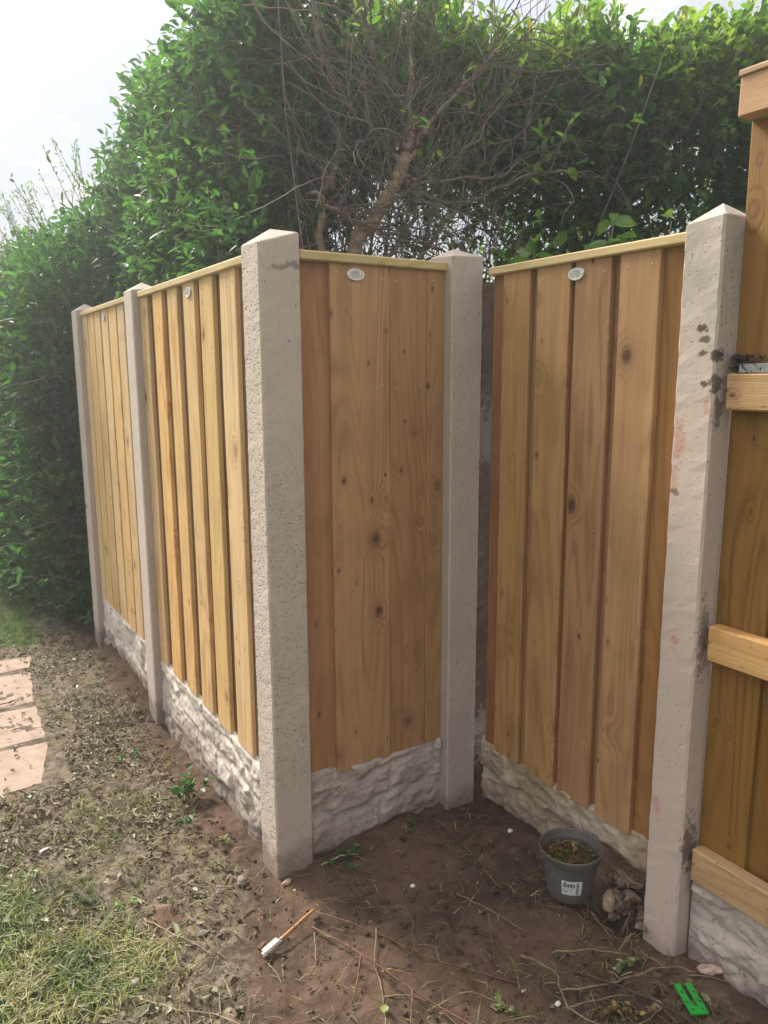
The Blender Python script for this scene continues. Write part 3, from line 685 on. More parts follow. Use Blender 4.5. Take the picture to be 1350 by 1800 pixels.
# ------------------------------------------------------------------ main hedge: run 1 along the left fence, run 2 across behind the inner corner
hedge = thing('hedge', 'tall overgrown green hedge rising behind the short and right fence panels', 'hedge', (2.2, 3.6, 0))
LV, LF, LT = [], [], []
def add(V, F, T):
    k = sum(len(v) for v in LV); LV.append(V); LF.append(F+k); LT.append(T)
def flush(name, mt, parent, loc):
    V = np.concatenate(LV); F = np.concatenate(LF); T = np.concatenate(LT)
    o = mobj(name, V, F, mt, parent, loc, tint=T); o['kind'] = 'stuff'; LV.clear(); LF.clear(); LT.clear(); return o
# run 2 line
P0, P1 = np.array([1.75, 4.0]), np.array([6.2, 2.3]); dirv = (P1-P0)/np.linalg.norm(P1-P0); nrmv = np.array([-dirv[1], dirv[0]]); L2 = np.linalg.norm(P1-P0)
nrmv = nrmv if nrmv[1] > 0 else -nrmv            # away from the camera
def top2(u): return 3.36+.13*u+.26*fbm(np.asarray(u)*2.2, np.asarray(u)*0+3, 3)
n = 14500
u = RNG.uniform(0, L2, n); dep = RNG.uniform(-.05, .75, n); h = RNG.random(n)**.62
z = 1.4+(top2(u)-1.4)*h
xy = P0[None]+dirv[None]*u[:, None]+nrmv[None]*dep[:, None]
# thin out low parts so the sky shows between stems
bare = fbm(u*1.6+4, z*1.3, 3); keep = RNG.random(n) < (1-.84*np.exp(-((u-1.2)/.75)**2-((z-2.55)/.42)**2))*np.clip(.52+.8*(z-2.6)+2.3*bare+.5*sstep(1.3, 2.2, u), .10, 1)
xy, z, dep, u = xy[keep], z[keep], dep[keep], u[keep]; n = len(z)
P = np.column_stack([xy, z]); out = np.column_stack([np.tile(-nrmv, (n, 1)), np.zeros(n)])
D = RNG.normal(0, .55, (n, 3))+out*.45+np.array([0, 0, .75]); D /= np.linalg.norm(D, axis=1, keepdims=True)
V, F, T = shoots(P, D, 9, .026, RNG.uniform(.046, .07, n), .52, .35+.45*sstep(2.9, 3.5, z)+.5*fbm(u*2, z*2, 3)); add(V, F, T)  # tint rises toward the crest: backlight put into the leaf colour
# upright top shoots
n = 900; u = RNG.uniform(0, L2, n); dep = RNG.uniform(0, .75, n); xy = P0[None]+dirv[None]*u[:, None]+nrmv[None]*dep[:, None]
P = np.column_stack([xy, top2(u)-.08]); D = RNG.normal(0, .22, (n, 3))+np.array([0, 0, 1.]); D /= np.linalg.norm(D, axis=1, keepdims=True)
V, F, T = shoots(P, D, 9, .03, RNG.uniform(.05, .075, n), .5, RNG.uniform(.75, 1.0, n)); add(V, F, T)  # brightest tints here paint the backlit crest
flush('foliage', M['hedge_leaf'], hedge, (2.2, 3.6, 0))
# stems: individual uprights
for k in range(62):
    uu = RNG.uniform(.0, 1)**1.5*L2*.8; dd = RNG.uniform(.1, .65); p = P0+dirv*uu+nrmv*dd; ln_ = RNG.uniform(2.8, 3.25); dd = RNG.uniform(.25, .7); p = P0+dirv*uu+nrmv*dd; lean = RNG.normal(0, .13, 2)
    pts = [(p[0]+lean[0]*t*ln_+.08*math.sin(4*t+k)-.08*math.sin(k), p[1]+lean[1]*t*ln_+.03*math.cos(5*t+k), .1+t*ln_) for t in np.linspace(0, 1, 8)]
    r = random.uniform(.006, .016); v, f = tube(pts, r, r*.12, 5)
    mobj('stem', v, f, M['bark'] if k % 3 else M['bark_dark'], hedge, (p[0], p[1], .1), smooth=True)
# fine bare twigs of run 2
n = 900; u = RNG.uniform(0, L2*.5, n); dep = RNG.uniform(-.1, .6, n); z = RNG.uniform(1.6, 3.4, n); xy = P0[None]+dirv[None]*u[:, None]+nrmv[None]*dep[:, None]
P = np.column_stack([xy, z]); D = rdir(n, (0, -.2, 1.3), .7); sg, _, _ = curvy(P, D, 6, .06, .16)
V, F = twigmesh(sg, .0028); o = mobj('twigs', V, F, M['bark'], hedge, (2.2, 3.6, 0)); o['kind'] = 'stuff'

# ------------------------------------------------------------------ left long hedge
hl = thing('hedge', 'dense dark green hedge running into the distance behind and beyond the left fence', 'hedge', (1.6, 8, 0))
def face1(y, z):
    """x of the hedge face towards the lawn"""
    beyond = sstep(5.3, 5.7, y)
    xlow = 1.42*(1-beyond)+beyond*(.90-.17*(y-5.4)); xlow = np.maximum(xlow, -1.0)
    xup = 1.50
    t = sstep(2.2, 3.2, z)
    return xlow*(1-t)+xup*t
def top1(y): return np.interp(y, [3, 4.2, 5.1, 6.1, 7.75, 9, 15], [3.55, 3.42, 3.45, 3.12, 2.72, 2.68, 2.9])+.10*fbm(np.asarray(y)*1.7, np.asarray(y)*0+8, 3)
for (ya, yb, n, nl, s) in ((3.35, 5.6, 5200, 9, 1.12), (5.6, 8.5, 6500, 9, 1.15), (8.5, 15, 5200, 8, 1.6)):
    y = RNG.uniform(ya, yb, n); z = np.where(y < 5.45, 1.75+(top1(y)-1.75)*RNG.random(n), top1(y)*RNG.random(n))
    dep = RNG.random(n)**1.5*.5
    x = face1(y, z)+dep+.16*fbm(y*2.1, z*2.1+5, 3)
    br = sstep(3.9, 3.5, y)*sstep(3.3, 2.7, z)
    keep = RNG.random(n) > br*.72
    x, y, z, dep = x[keep], y[keep], z[keep], dep[keep]; m_ = len(x)
    D = RNG.normal(0, .5, (m_, 3))+np.array([-.55, -.1, .55]); D /= np.linalg.norm(D, axis=1, keepdims=True)
    V, F, T = shoots(np.column_stack([x, y, z]), D, nl, .026*s, RNG.uniform(.040, .058, m_)*s, .46, .35+.55*fbm(y*1.5, z*1.5, 3)-.3*dep+.25*sstep(3.2, 3.6, z)); add(V, F, T)  # tint darker inside, brighter on top: shade and light put into colour
# top surface and upright shoots along the crest
for (ya, yb, n, s) in ((3.3, 6, 1500, 1), (6, 15, 1500, 1.6)):
    y = RNG.uniform(ya, yb, n); x = RNG.uniform(1.45, 2.5, n); z = top1(y)-.10-.0*x
    D = RNG.normal(0, .3, (n, 3))+np.array([-.1, 0, 1.]); D /= np.linalg.norm(D, axis=1, keepdims=True)
    V, F, T = shoots(np.column_stack([x, y, z]), D, 9, .027*s, RNG.uniform(.04, .055, n)*s, .42, RNG.uniform(.35, .9, n)); add(V, F, T)
# interior mass so no light leaks
n = 5200; y = RNG.uniform(3.4, 15, n); z = RNG.uniform(.3, 3.4, n); x = np.maximum(face1(y, z), .2)+RNG.uniform(.5, 1.1, n)
kp = (y > 4.7) | (z > 3.0); x, y, z = x[kp], y[kp], z[kp]; n = len(x)
V, F, T = shoots(np.column_stack([x, y, z]), rdir(n), 5, .06, np.full(n, .11), .6, np.full(n, .15)); add(V, F, T)
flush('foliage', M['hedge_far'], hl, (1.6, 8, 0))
# bare reddish twigs in the thin part near the corner
n = 620; y = RNG.uniform(2.9, 4.2, n); x = 1.6+RNG.random(n)*.9; z = RNG.uniform(1.7, 3.3, n)
D = RNG.normal(0, .5, (n, 3))+np.array([-.6, -.3, .7]); D /= np.linalg.norm(D, axis=1, keepdims=True)
sg, _, _ = curvy(np.column_stack([x, y, z]), D, 8, .055, .17); V, F = twigmesh(sg, .0026)
o = mobj('twigs', V, F, M['bark_red'], hl, (1.6, 8, 0)); o['kind'] = 'stuff'
n = 500; y = RNG.uniform(5.35, 9, n); z = RNG.uniform(.2, 2.3, n); x = face1(y, z)+.1
D = rdir(n, (-.7, -.2, .5), .6); sg, _, _ = curvy(np.column_stack([x, y, z]), D, 7, .06, .2); V, F = twigmesh(sg, .003)
o = mobj('twigs', V, F, M['bark'], hl, (1.6, 8, 0)); o['kind'] = 'stuff'
for k in range(46):
    y = RNG.uniform(3.5, 4.4); x = RNG.uniform(1.95, 2.6); ln_ = RNG.uniform(2.9, 3.3); lean = RNG.normal(-.02, .12, 2)
    pts = [(x+lean[0]*t*ln_+.09*math.sin(4*t+k)-.09*math.sin(k), y+lean[1]*t*ln_+.04*math.cos(5*t+k), .05+t*ln_) for t in np.linspace(0, 1, 8)]
    r = random.uniform(.006, .016); v, f = tube(pts, r, r*.12, 5)
    mobj('stem', v, f, M['bark_dark'] if k % 2 else M['bark'], hl, (x, y, .05), smooth=True)
# wispy shoots standing above the far shoulder
n = 34; y = RNG.uniform(5.8, 9.5, n); x = RNG.uniform(.75, 1.5, n); z = np.interp(x, [.6, 1.5], [2.35, 3.3])
D = RNG.normal(0, .2, (n, 3))+np.array([-.35, 0, 1.]); D /= np.linalg.norm(D, axis=1, keepdims=True)
V, F, T = shoots(np.column_stack([x, y, z]), D, 15, .03, RNG.uniform(.035, .05, n), .35, RNG.uniform(.3, .8, n)); add(V, F, T)
Pw = np.column_stack([x, y, z]); V, F = twigmesh(np.stack([Pw-D*.1, Pw+D*.42], 1), .0025); add(V, F, np.full(len(V), .1)); flush('shoots', M['hedge_far'], hl, (1.6, 8, 0))

# ------------------------------------------------------------------ tree in the corner
tr = thing('tree', 'bare branching tree with a leaning tan trunk behind the short panel', 'tree', (1.72, 3.2, .05))
def branch(name, pts, r0, r1, mt, wob=.006, n=7):
    sp = spline(pts, 5, wob); v, f = tube(sp, r0, r1, n); return mobj(name, v, f, mt, tr, tuple(sp[0]), smooth=True), sp
T1 = [(1.45, 3.2, .0), (1.60, 3.2, 1.2), (1.83, 3.2, 2.33), (1.92, 3.2, 2.46), (2.045, 3.2, 2.65), (2.125, 3.21, 2.80), (2.15, 3.22, 2.93)]
branch('trunk', T1, .040, .027, M['bark_tan'], .0012, 12)
limbs = [([(2.145, 3.22, 2.90), (2.165, 3.24, 3.15), (2.186, 3.26, 3.33), (2.19, 3.3, 3.75)], .016, .007), ([(2.13, 3.2, 2.85), (2.045, 3.15, 2.99), (1.925, 3.1, 3.07), (1.80, 3.05, 3.25)], .012, .005),
    ([(2.14, 3.2, 2.78), (2.21, 3.18, 2.92), (2.37, 3.15, 3.09), (2.57, 3.1, 3.31)], .014, .005), ([(2.10, 3.2, 2.70), (2.21, 3.2, 2.69), (2.51, 3.2, 2.74), (2.77, 3.2, 2.81), (2.89, 3.2, 3.12)], .010, .004),
    ([(1.60, 3.15, 2.56), (1.74, 3.17, 2.50), (1.89, 3.17, 2.453), (2.14, 3.2, 2.424), (2.31, 3.2, 2.385)], .010, .007), ([(1.95, 3.2, 2.5), (2.12, 3.25, 2.62), (2.33, 3.3, 2.78), (2.6, 3.3, 2.95), (2.8, 3.3, 3.2)], .011, .004),
    ([(2.0, 3.2, 2.3), (2.2, 3.3, 2.5), (2.3, 3.35, 2.7), (2.42, 3.4, 3.1)], .012, .005), ([(2.25, 3.35, 2.2), (2.38, 3.3, 2.5), (2.62, 3.25, 2.68), (2.92, 3.15, 2.80), (3.1, 3.1, 2.82)], .012, .005),
    ([(1.75, 3.35, 2.2), (1.78, 3.4, 2.6), (1.9, 3.45, 2.85), (1.88, 3.5, 3.2)], .022, .010), ([(2.35, 3.5, 1.8), (2.42, 3.5, 2.4), (2.55, 3.45, 2.8), (2.85, 3.4, 3.2)], .013, .006), ([(2.05, 3.2, 2.66), (1.93, 3.1, 2.8), (1.75, 3.0, 2.85), (1.55, 2.95, 2.98)], .009, .003)]
starts = []
for (p, r0, r1) in limbs:
    _, sp = branch('limb', p, r0, r1, M['bark_tan'] if r0 > .013 else M['bark'], .007, 6); starts += [(sp[k], (sp[min(k+1, len(sp)-1)]-sp[k-1]).normalized()) for k in range(3, len(sp))]
P = []; D = []
for k in range(190):
    p, d = random.choice(starts); P.append(p); D.append((d+Vector((random.gauss(0, .6), random.gauss(0, .6), random.gauss(.25, .5)))).normalized())
P, D = np.array(P), np.array(D)
sg, pe, de = curvy(P, D, 7, .055, .16); V1, F1 = twigmesh(sg, .004)
sg2, pe2, de2 = curvy(np.concatenate([pe, pe]), np.concatenate([de, de])+RNG.normal(0, .4, (380, 3)), 5, .05, .2); V2, F2 = twigmesh(sg2, .002)
o = mobj('twigs', np.concatenate([V1, V2]), np.concatenate([F1, F2+len(V1)]), M['bark'], tr, (1.72, 3.2, .05)); o['kind'] = 'stuff'
V, F, T = shoots(pe2[:70], rdir(70, (0, 0, .6)), 5, .03, RNG.uniform(.04, .06, 70), .5, RNG.uniform(.6, 1, 70)); add(V, F, T); flush('leaves', M['hedge_leaf'], tr, (1.72, 3.2, .05))

# ------------------------------------------------------------------ big-leaved shrub right, leaves one by one
sh = thing('shrub', 'leafy green shrub with large drooping leaves behind the right fence panel', 'shrub', (2.75, 2.25, .05))
lv_mesh = []
for q in range(4):
    V, F = leaves(np.zeros((1, 3)), np.array([[1., 0, 0]]), np.array([[0, 0, 1.]]), .13, .052+.008*q, .3+.1*q, .12+.08*q)
    me = bpy.data.meshes.new('leaf'); me.from_pydata([tuple(v) for v in V], [], [tuple(f) for f in F]); me.materials.append(M['laurel_leaf'])
    a = me.attributes.new('tint', 'FLOAT', 'POINT'); a.data.foreach_set('value', np.full(6, .2+.25*q, np.float32)); lv_mesh.append(me)
cnt = 0
for s in range(21):
    bx_, by_ = 2.35+random.random()*1.1, 0; by_ = 2.45-.28*(bx_-2.35)+random.uniform(-.12, .2)
    tz = random.uniform(2.15, 2.42); lean = Vector((random.gauss(0, .12), random.gauss(-.05, .1), 0))
    pts = [Vector((bx_, by_, .2+(tz-.2)*t))+lean*t*t for t in np.linspace(0, 1, 7)]; v, f = tube(pts, .010, .003, 5); mobj('stem', v, f, M['bark'], sh, tuple(pts[0]), smooth=True)
    for q in range(13):
        t = random.uniform(.78, 1.02); p = pts[0]+(Vector((bx_, by_, tz))-pts[0])*t+lean*t*t
        o = bpy.data.objects.new('leaf', random.choice(lv_mesh)); C.objects.link(o); o.parent = sh; o.location = p-sh.location
        d = Vector((random.gauss(0, 1), random.gauss(-.35, 1), random.gauss(.05, .45))).normalized()
        o.rotation_euler = d.to_track_quat('X', 'Z').to_euler(); o.rotation_euler.x += random.gauss(0, .4); s_ = random.uniform(.6, 1.1); o.scale = (s_, s_, s_); cnt += 1

# ------------------------------------------------------------------ distant wispy tree far left
ft = thing('tree', 'thin wispy tree far away at the left edge against the sky', 'tree', (1.4, 21, 0))
P = np.array([[1.4, 21, 0.]]); v, f = tube([(1.4, 21, 0), (1.45, 21, 2), (1.35, 21, 3.6), (1.4, 21, 5.0)], .09, .03, 6); mobj('trunk', v, f, M['bark'], ft, (1.4, 21, 0), smooth=True)
n = 340; P = np.column_stack([1.4+RNG.normal(0, .3, n), 21+RNG.normal(0, .3, n), RNG.uniform(1.8, 5.2, n)]); sg, pe, de = curvy(P, rdir(n, (0, 0, .9), .8), 8, .13, .2); V, F = twigmesh(sg, .009)
o = mobj('twigs', V, F, M['bark'], ft, (1.4, 21, 0)); o['kind'] = 'stuff'
V, F, T = shoots(pe, de, 8, .07, np.full(n, .10), .4, RNG.uniform(.2, .7, n)); add(V, F, T); flush('crown', M['hedge_far'], ft, (1.4, 21, 0))

# ------------------------------------------------------------------ ground cover
def scatter(n, x0, x1, y0, y1, fn):
    x = RNG.uniform(x0, x1, n*3); y = RNG.uniform(y0, y1, n*3); k = RNG.random(n*3) < fn(x, y); x, y = x[k][:n], y[k][:n]
    # keep off the fence line
    bad = ((x > .965) & (y > 2.29)) | ((x > 1.80))
    slabm = (x < .50) & (y > 3.42) & (y < 5.3) & (x > -1.3)
    bad = bad | (slabm & (RNG.random(len(x)) > .035))
    return x[~bad], y[~bad]
zn = lambda x, y: np.clip(zone(x, y), 0, 1)
# litter leaves
x, y = scatter(21000, -.9, 1.8, .9, 5.8, lambda x, y: np.clip(zn(x, y)*1.05-.1, .035, 1)*np.clip(1.15-.3*np.maximum(y-3.2, 0), .3, 1)*np.clip(.75+1.6*fbm(x*4, y*4, 3), .15, 1))
n = len(x); z = gz(x, y)+RNG.uniform(-.004, .011, n); z = np.where((x < .5) & (y > 3.4) & (y < 5.3), .012, z)
ax = RNG.normal(0, 1, (n, 3)); ax[:, 2] *= .3; nr = RNG.normal(0, .35, (n, 3))+np.array([0, 0, 1.])
V, F = leaves(np.column_stack([x, y, z]), ax, nr, np.clip(RNG.lognormal(-3.75, .42, n), .008, .06), np.clip(RNG.lognormal(-4.4, .4, n), .004, .028), .5, .3)
t = np.clip(.50+.20*zn(x, y)*RNG.normal(0, 1, n)+RNG.normal(0, .2, n)-.25*(1-zn(x, y)), 0, .97); t[RNG.random(n) < .012] = 1
o = mobj('leaf_litter', V, F, M['litter'], tint=np.repeat(t, 6)); tag(o, 'fallen dry leaves and clippings scattered over the soil beside the left fence', 'leaf litter', kind='stuff')
# grass
def blades(x, y, hmin, hmax, tint, flat=.5):
    n = len(x); z = gz(x, y); h = RNG.uniform(hmin, hmax, n); a = RNG.uniform(0, 2*PI, n); wv = .0016+.0012*RNG.random(n)
    lean = RNG.normal(0, flat, (n, 2)); d = np.column_stack([np.cos(a), np.sin(a)])
    B = np.column_stack([x, y, z-.004]); V = np.zeros((n, 5, 3)); s = np.column_stack([d*wv[:, None], np.zeros(n)])
    mid = B+np.column_stack([lean*h[:, None]*.35, h*.62]); tip = B+np.column_stack([lean*h[:, None]*1.05, h*(.95-.25*np.abs(lean).sum(1).clip(0, 1.6))])
    V[:, 0] = B-s; V[:, 1] = B+s; V[:, 2] = mid+s*.8; V[:, 3] = mid-s*.8; V[:, 4] = tip
    i = np.arange(n)*5; return V.reshape(-1, 3), np.stack([i, i+1, i+2, i+3], 1), np.stack([i+3, i+2, i+4, i+4], 1), np.repeat(tint, 5)
def blades_obj(x, y, hmin, hmax, tint, flat, label):
    V, F, F2, T = blades(x, y, hmin, hmax, tint, flat); Fs = [tuple(q) for q in F]+[tuple(q[:3]) for q in F2]
    o = mobj('grass', V, Fs, M['grass'], tint=T); return tag(o, label, 'grass', kind='stuff')
x, y = scatter(12500, -.5, .75, 1.5, 3.4, lambda x, y: np.clip((zone(x, y)-1.02)*1.3+.9*(fbm(x*6+2, y*6, 3)-.0)*(zone(x,y)>.9), .0, 1))
cl_ = fbm(x*7, y*7, 2)
blades_obj(x, y, .018, .07, np.clip(.60+cl_+RNG.normal(0, .2, len(x)), 0, 1), .8, 'pale green tufts of grass among the litter at the lower left')
x, y = scatter(15000, -1.5, .85, 5.25, 11, lambda x, y: np.clip((zone(x, y)-.9)*1.2, 0, 1)); blades_obj(x, y, .02, .08, np.clip(.25+RNG.normal(0, .2, len(x)), 0, 1), .6, 'green lawn grass at the foot of the far hedge')
x, y = scatter(5200, -.4, 1.8, .95, 5.3, lambda x, y: .3+.5*zn(x, y)+.6*sstep(1.75, 1.3, y)); blades_obj(x, y, .01, .04, np.clip(.75+RNG.normal(0, .25, len(x)), 0, 1), 1.5, 'short dry stalks poking from the bare soil')
# twiglets lying about
x, y = scatter(4200, -.6, 1.8, .95, 5.0, lambda x, y: .35+.65*np.clip(zn(x, y)+.6*sstep(1.8, 1.2, y), 0, 1)); n = len(x); z = gz(x, y)+RNG.uniform(.002, .014, n)
D = RNG.normal(0, 1, (n, 3)); D[:, 2] *= .08; D /= np.linalg.norm(D, axis=1, keepdims=True); sg, _, _ = curvy(np.column_stack([x, y, z]), D, 4, .018, .25)
V, F = twigmesh(sg, .0011); o = mobj('twiglets', V, F, M['twig_tan']); tag(o, 'tiny broken twigs and straw strewn over the ground', 'twigs', kind='stuff')
# crumbs of earth
n = 15000; x = RNG.uniform(-.3, 1.8, n); y = RNG.uniform(.95, 4.2, n); k = ~(((x > .965) & (y > 2.29))) & ((x > .5) | (y < 3.4)) & (RNG.random(n) < .25+.8*np.clip(fbm(x*5+3, y*5, 3)+.25, 0, 1)); x, y = x[k], y[k]; n = len(x)
r = RNG.exponential(.0022, n)+.001; r = np.minimum(r, .010)
oct_ = np.array([(1, 0, 0), (0, 1, 0), (-1, 0, 0), (0, -1, 0), (0, 0, 1), (0, 0, -1)], float)
V = oct_[None]*r[:, None, None]*RNG.uniform(.6, 1.4, (n, 6, 1)); V += np.column_stack([x, y, gz(x, y)+r*.45])[:, None]
fo = np.array([(0, 1, 4), (1, 2, 4), (2, 3, 4), (3, 0, 4), (1, 0, 5), (2, 1, 5), (3, 2, 5), (0, 3, 5)]); F = (np.arange(n)[:, None, None]*6+fo[None]).reshape(-1, 3)
o = mobj('soil_crumbs', V.reshape(-1, 3), F, M['soil']); tag(o, 'loose crumbs and clods of brown earth on the soil', 'soil', kind='stuff')

# ------------------------------------------------------------------ individual stones
def rock(name, x, y, sx, sy, sz, mt, label, cat='stone', z=None, seed=0, rough=.18, group=None, rz=0, sub=2, ang=0):
    bm = bmesh.new(); bmesh.ops.create_icosphere(bm, subdivisions=sub, radius=1); rr = random.Random(seed)
    ph = [rr.uniform(0, 6) for _ in range(6)]
    for v in bm.verts:
        c_ = v.co; k = 1+rough*(math.sin(3*c_.x+ph[0])*math.sin(2.6*c_.y+ph[1])+.6*math.sin(5*c_.z+ph[2])*math.sin(4.7*c_.x+ph[3]))+rr.gauss(0, rough*.22)
        if ang: c_ = Vector(tuple(math.copysign(abs(q)**.55, q) for q in c_))
        v.co = Vector((c_.x*sx*k, c_.y*sy*k, c_.z*sz*k))
    me = bpy.data.meshes.new(name); bm.to_mesh(me); bm.free(); me.materials.append(mt)
    for p in me.polygons: p.use_smooth = sub > 2
    o = bpy.data.objects.new(name, me); C.objects.link(o); o.location = (x, y, G(x, y)+sz*.55 if z is None else z); o.rotation_euler = (0, 0, rz)
    return tag(o, label, cat, group)
rock('pebble', .421, 2.09, .017, .012, .010, M['pebble'], 'smooth pale grey pebble lying in the grass at the bottom left', 'pebble', seed=1, rough=.04, sub=3, rz=.5)
rock('stone', .865, 2.36, .026, .018, .014, M['stone_grey'], 'fist-sized rough stone on the soil left of the corner post foot', seed=2, rz=.9, sub=3)
rock('stone', .995, 2.262, .022, .012, .008, M['stone_tan'], 'flat tan stone chip touching the foot of the corner post', seed=3, rz=.4)
rock('stone', .66, 2.18, .018, .013, .008, M['stone_grey'], 'small grey stone beside the end of the painted stick', seed=4)
rock('stone', .71, 2.42, .014, .011, .010, M['stone_grey'], 'small round grey stone on gravelly soil between twig and litter', seed=5)
rock('stone', .775, 2.34, .015, .010, .008, M['stone_grey'], 'small flat stone under the curved twig by the corner post', seed=6)
rock('stone', 1.34, 1.98, .010, .007, .006, M['white_bit'], 'tiny white stone in the middle of the bare brown soil', seed=7)
rock('stone', 1.78, 1.98, .011, .008, .007, M['white_bit'], 'white flake of stone on bare soil up and left of the pot', seed=8)
rock('stone', 1.405, 1.345, .010, .008, .006, M['white_bit'], 'cream pebble on the soil below the plant pot', seed=9)
rock('stone', 1.62, 1.18, .016, .013, .012, M['stone_pink'], 'small brown-pink stone left of the green plastic packer', seed=10)
rock('rubble', 1.795, 1.512, .030, .020, .030, M['stone_tan'], 'blocky tan lump of brick at the left of the root clump', 'rubble', z=.105, seed=11, rough=.08, ang=1, rz=.4)
rock('rubble', 1.848, 1.18, .036, .016, .012, M['stone_pink'], 'crumbled pink mortar lump at the foot of the tall panel board', 'rubble', seed=12, rough=.35, rz=-.8, sub=3)
bits = [(.36, 4.2), (.62, 3.75), (.79, 3.42), (.70, 4.45), (.55, 3.55), (.77, 4.9), (.47, 2.78), (.30, 2.95)]
for k, (x, y) in enumerate(bits):
    wh = ['pale chip beside the slabs', 'pale chip farther along the litter', 'short pale chip close to the middle post', 'pale flake near the far fence board', 'pale flake between slab corner and litter', 'farthest pale flake by the last post', 'creamy flake in the nearer litter', 'creamy flake at the edge of the grass'][k]
    rock('wood_chip', x, y, .022, .007, .004, M['white_bit'] if k % 2 else M['twig_pale'], wh+' on the ground at left', 'wood chip', seed=20+k, rz=random.uniform(0, 3), group='pale chips in the litter')

# root and rubble clump under the board next to post
rc = thing('root_clump', 'tangled dusty clump of roots and torn earth between pot and stained post', 'roots', (1.84, 1.49, .05))
for k in range(7):
    a = random.uniform(0, 2*PI); p = Vector((1.835+random.gauss(0, .020), 1.485+random.gauss(0, .035), .06+random.uniform(0, .13)))
    pts = [p+Vector((math.cos(a)*t*.05+random.gauss(0, .008), math.sin(a)*t*.06+random.gauss(0, .008), -.09*t*t+.02*t)) for t in np.linspace(0, 1, 5)]
    v, f = tube(pts, random.uniform(.004, .008), .002, 6); mobj('root', v, f, M['root'], rc, tuple(pts[0]), smooth=True)
for k in range(26):
    zq = random.uniform(0, .13); p = (1.842+random.gauss(0, .016)*(1.3-4*zq), 1.475+random.gauss(0, .042)*(1.2-4*zq), .055+zq)
    o = rock('clod', p[0], p[1], random.uniform(.014, .03), random.uniform(.012, .024), random.uniform(.010, .02), M['root'], None, None, z=p[2], seed=40+k, rough=.55, rz=k, sub=3, ang=k % 2)
    o.parent = rc; o.location = Vector(p)-rc.location
    if 'label' in o: del o['label']

# ------------------------------------------------------------------ pot
px_, py_, pz_ = 1.732, 1.630, .093
pot = thing('plant_pot', 'round dark grey plastic plant pot with a white label', 'plant pot', (px_, py_, pz_))
def lathe(prof, n=48, cx=0, cy=0, cz=0):
    V = []; F = []
    for (r, z) in prof:
        for j in range(n): a = 2*PI*j/n; V.append((cx+r*math.cos(a), cy+r*math.sin(a), cz+z))
    for k in range(len(prof)-1):
        for j in range(n): F.append((k*n+j, k*n+(j+1) % n, (k+1)*n+(j+1) % n, (k+1)*n+j))
    return V, F
HB = .165
v, f = lathe([(.0, .004), (.064, .004), (.069, .0), (.071, .004), (.0925, .138), (.0925, .139)], 48, px_, py_, pz_); mobj('body', v, f, M['pot_grey'], pot, (px_, py_, pz_), smooth=True)
v, f = lathe([(.0925, .137), (.096, .139), (.0985, .142), (.1015, .160), (.1028, .163), (.1022, .1665), (.0995, .1665), (.0985, .162), (.0950, .135), (.0930, .132), (.0915, .128), (.074, .02)], 48, px_, py_, pz_); mobj('rim', v, f, M['pot_grey'], pot, (px_, py_, pz_), smooth=True)
v, f = lathe([(.0905, .117), (.06, .121), (.03, .118), (0, .120)], 30, px_, py_, pz_); mobj('potting_soil', [(a, b_, c_+random.uniform(-.004, .004)) for a, b_, c_ in v], f, M['potsoil'], pot, (px_, py_, pz_), smooth=True)
# label bent round the pot
cam_a = math.atan2(-py_, -px_)+.10      # towards the viewer, turned a little to the right
def onpot(u, z, off):                 # u metres around, z height
    r = .0716+(z-.004)*(.0925-.071)/(.134)+off; a = cam_a+u/.08
    return (px_+r*math.cos(a), py_+r*math.sin(a), pz_+z)
def patch(u0, u1, z0, z1, off, nu=10):
    V = []; F = []
    for j in range(nu+1):
        u_ = u0+(u1-u0)*j/nu; V += [onpot(u_, z0, off), onpot(u_, z1, off)]
    for j in range(nu): F.append((2*j, 2*j+2, 2*j+3, 2*j+1))
    return V, F
lab = joined('label', [patch(-.031, .031, .040, .094, .0009)], M['label_white'], pot, (px_, py_, pz_), smooth=True)
def textmesh(s, size, off=0, shear=.25):
    cu = bpy.data.curves.new('t', 'FONT'); cu.body = s; cu.size = size; cu.shear = shear; cu.offset = off; cu.align_x = 'LEFT'; cu.resolution_u = 3
    o = bpy.data.objects.new('t', cu); C.objects.link(o); dg = bpy.context.evaluated_depsgraph_get(); me = bpy.data.meshes.new_from_object(o.evaluated_get(dg))
    V = [tuple(v.co) for v in me.vertices]; F = [tuple(p.vertices) for p in me.polygons]
    bpy.data.objects.remove(o); return V, F
def pottext(s, size, u, z, offr, mt, fat=0, nm='lettering', shear=.25):
    V, F = textmesh(s, size, fat, shear); P = [onpot(u+a, z+b_, offr) for a, b_, _ in V]; mobj(nm, P, F, mt, lab, (px_, py_, pz_))
pottext('bm', .028, -.028, .0705, .0014, M['ink'], .0007)
joined('print_line', [patch(-.028, .006, .0635, .0650, .0014), patch(-.028, .003, .0595, .0608, .0014), patch(-.028, -.010, .051, .056, .0014, 4), patch(-.006, .004, .053, .0545, .0014, 3), patch(-.028, .008, .0445, .0455, .0014)], M['ink_grey'], lab, (px_, py_, pz_))
joined('barcode', [patch(.013, .022, z_, z_+.0016, .0014, 3) for z_ in np.arange(.044, .088, .0029)], M['ink'], lab, (px_, py_, pz_))
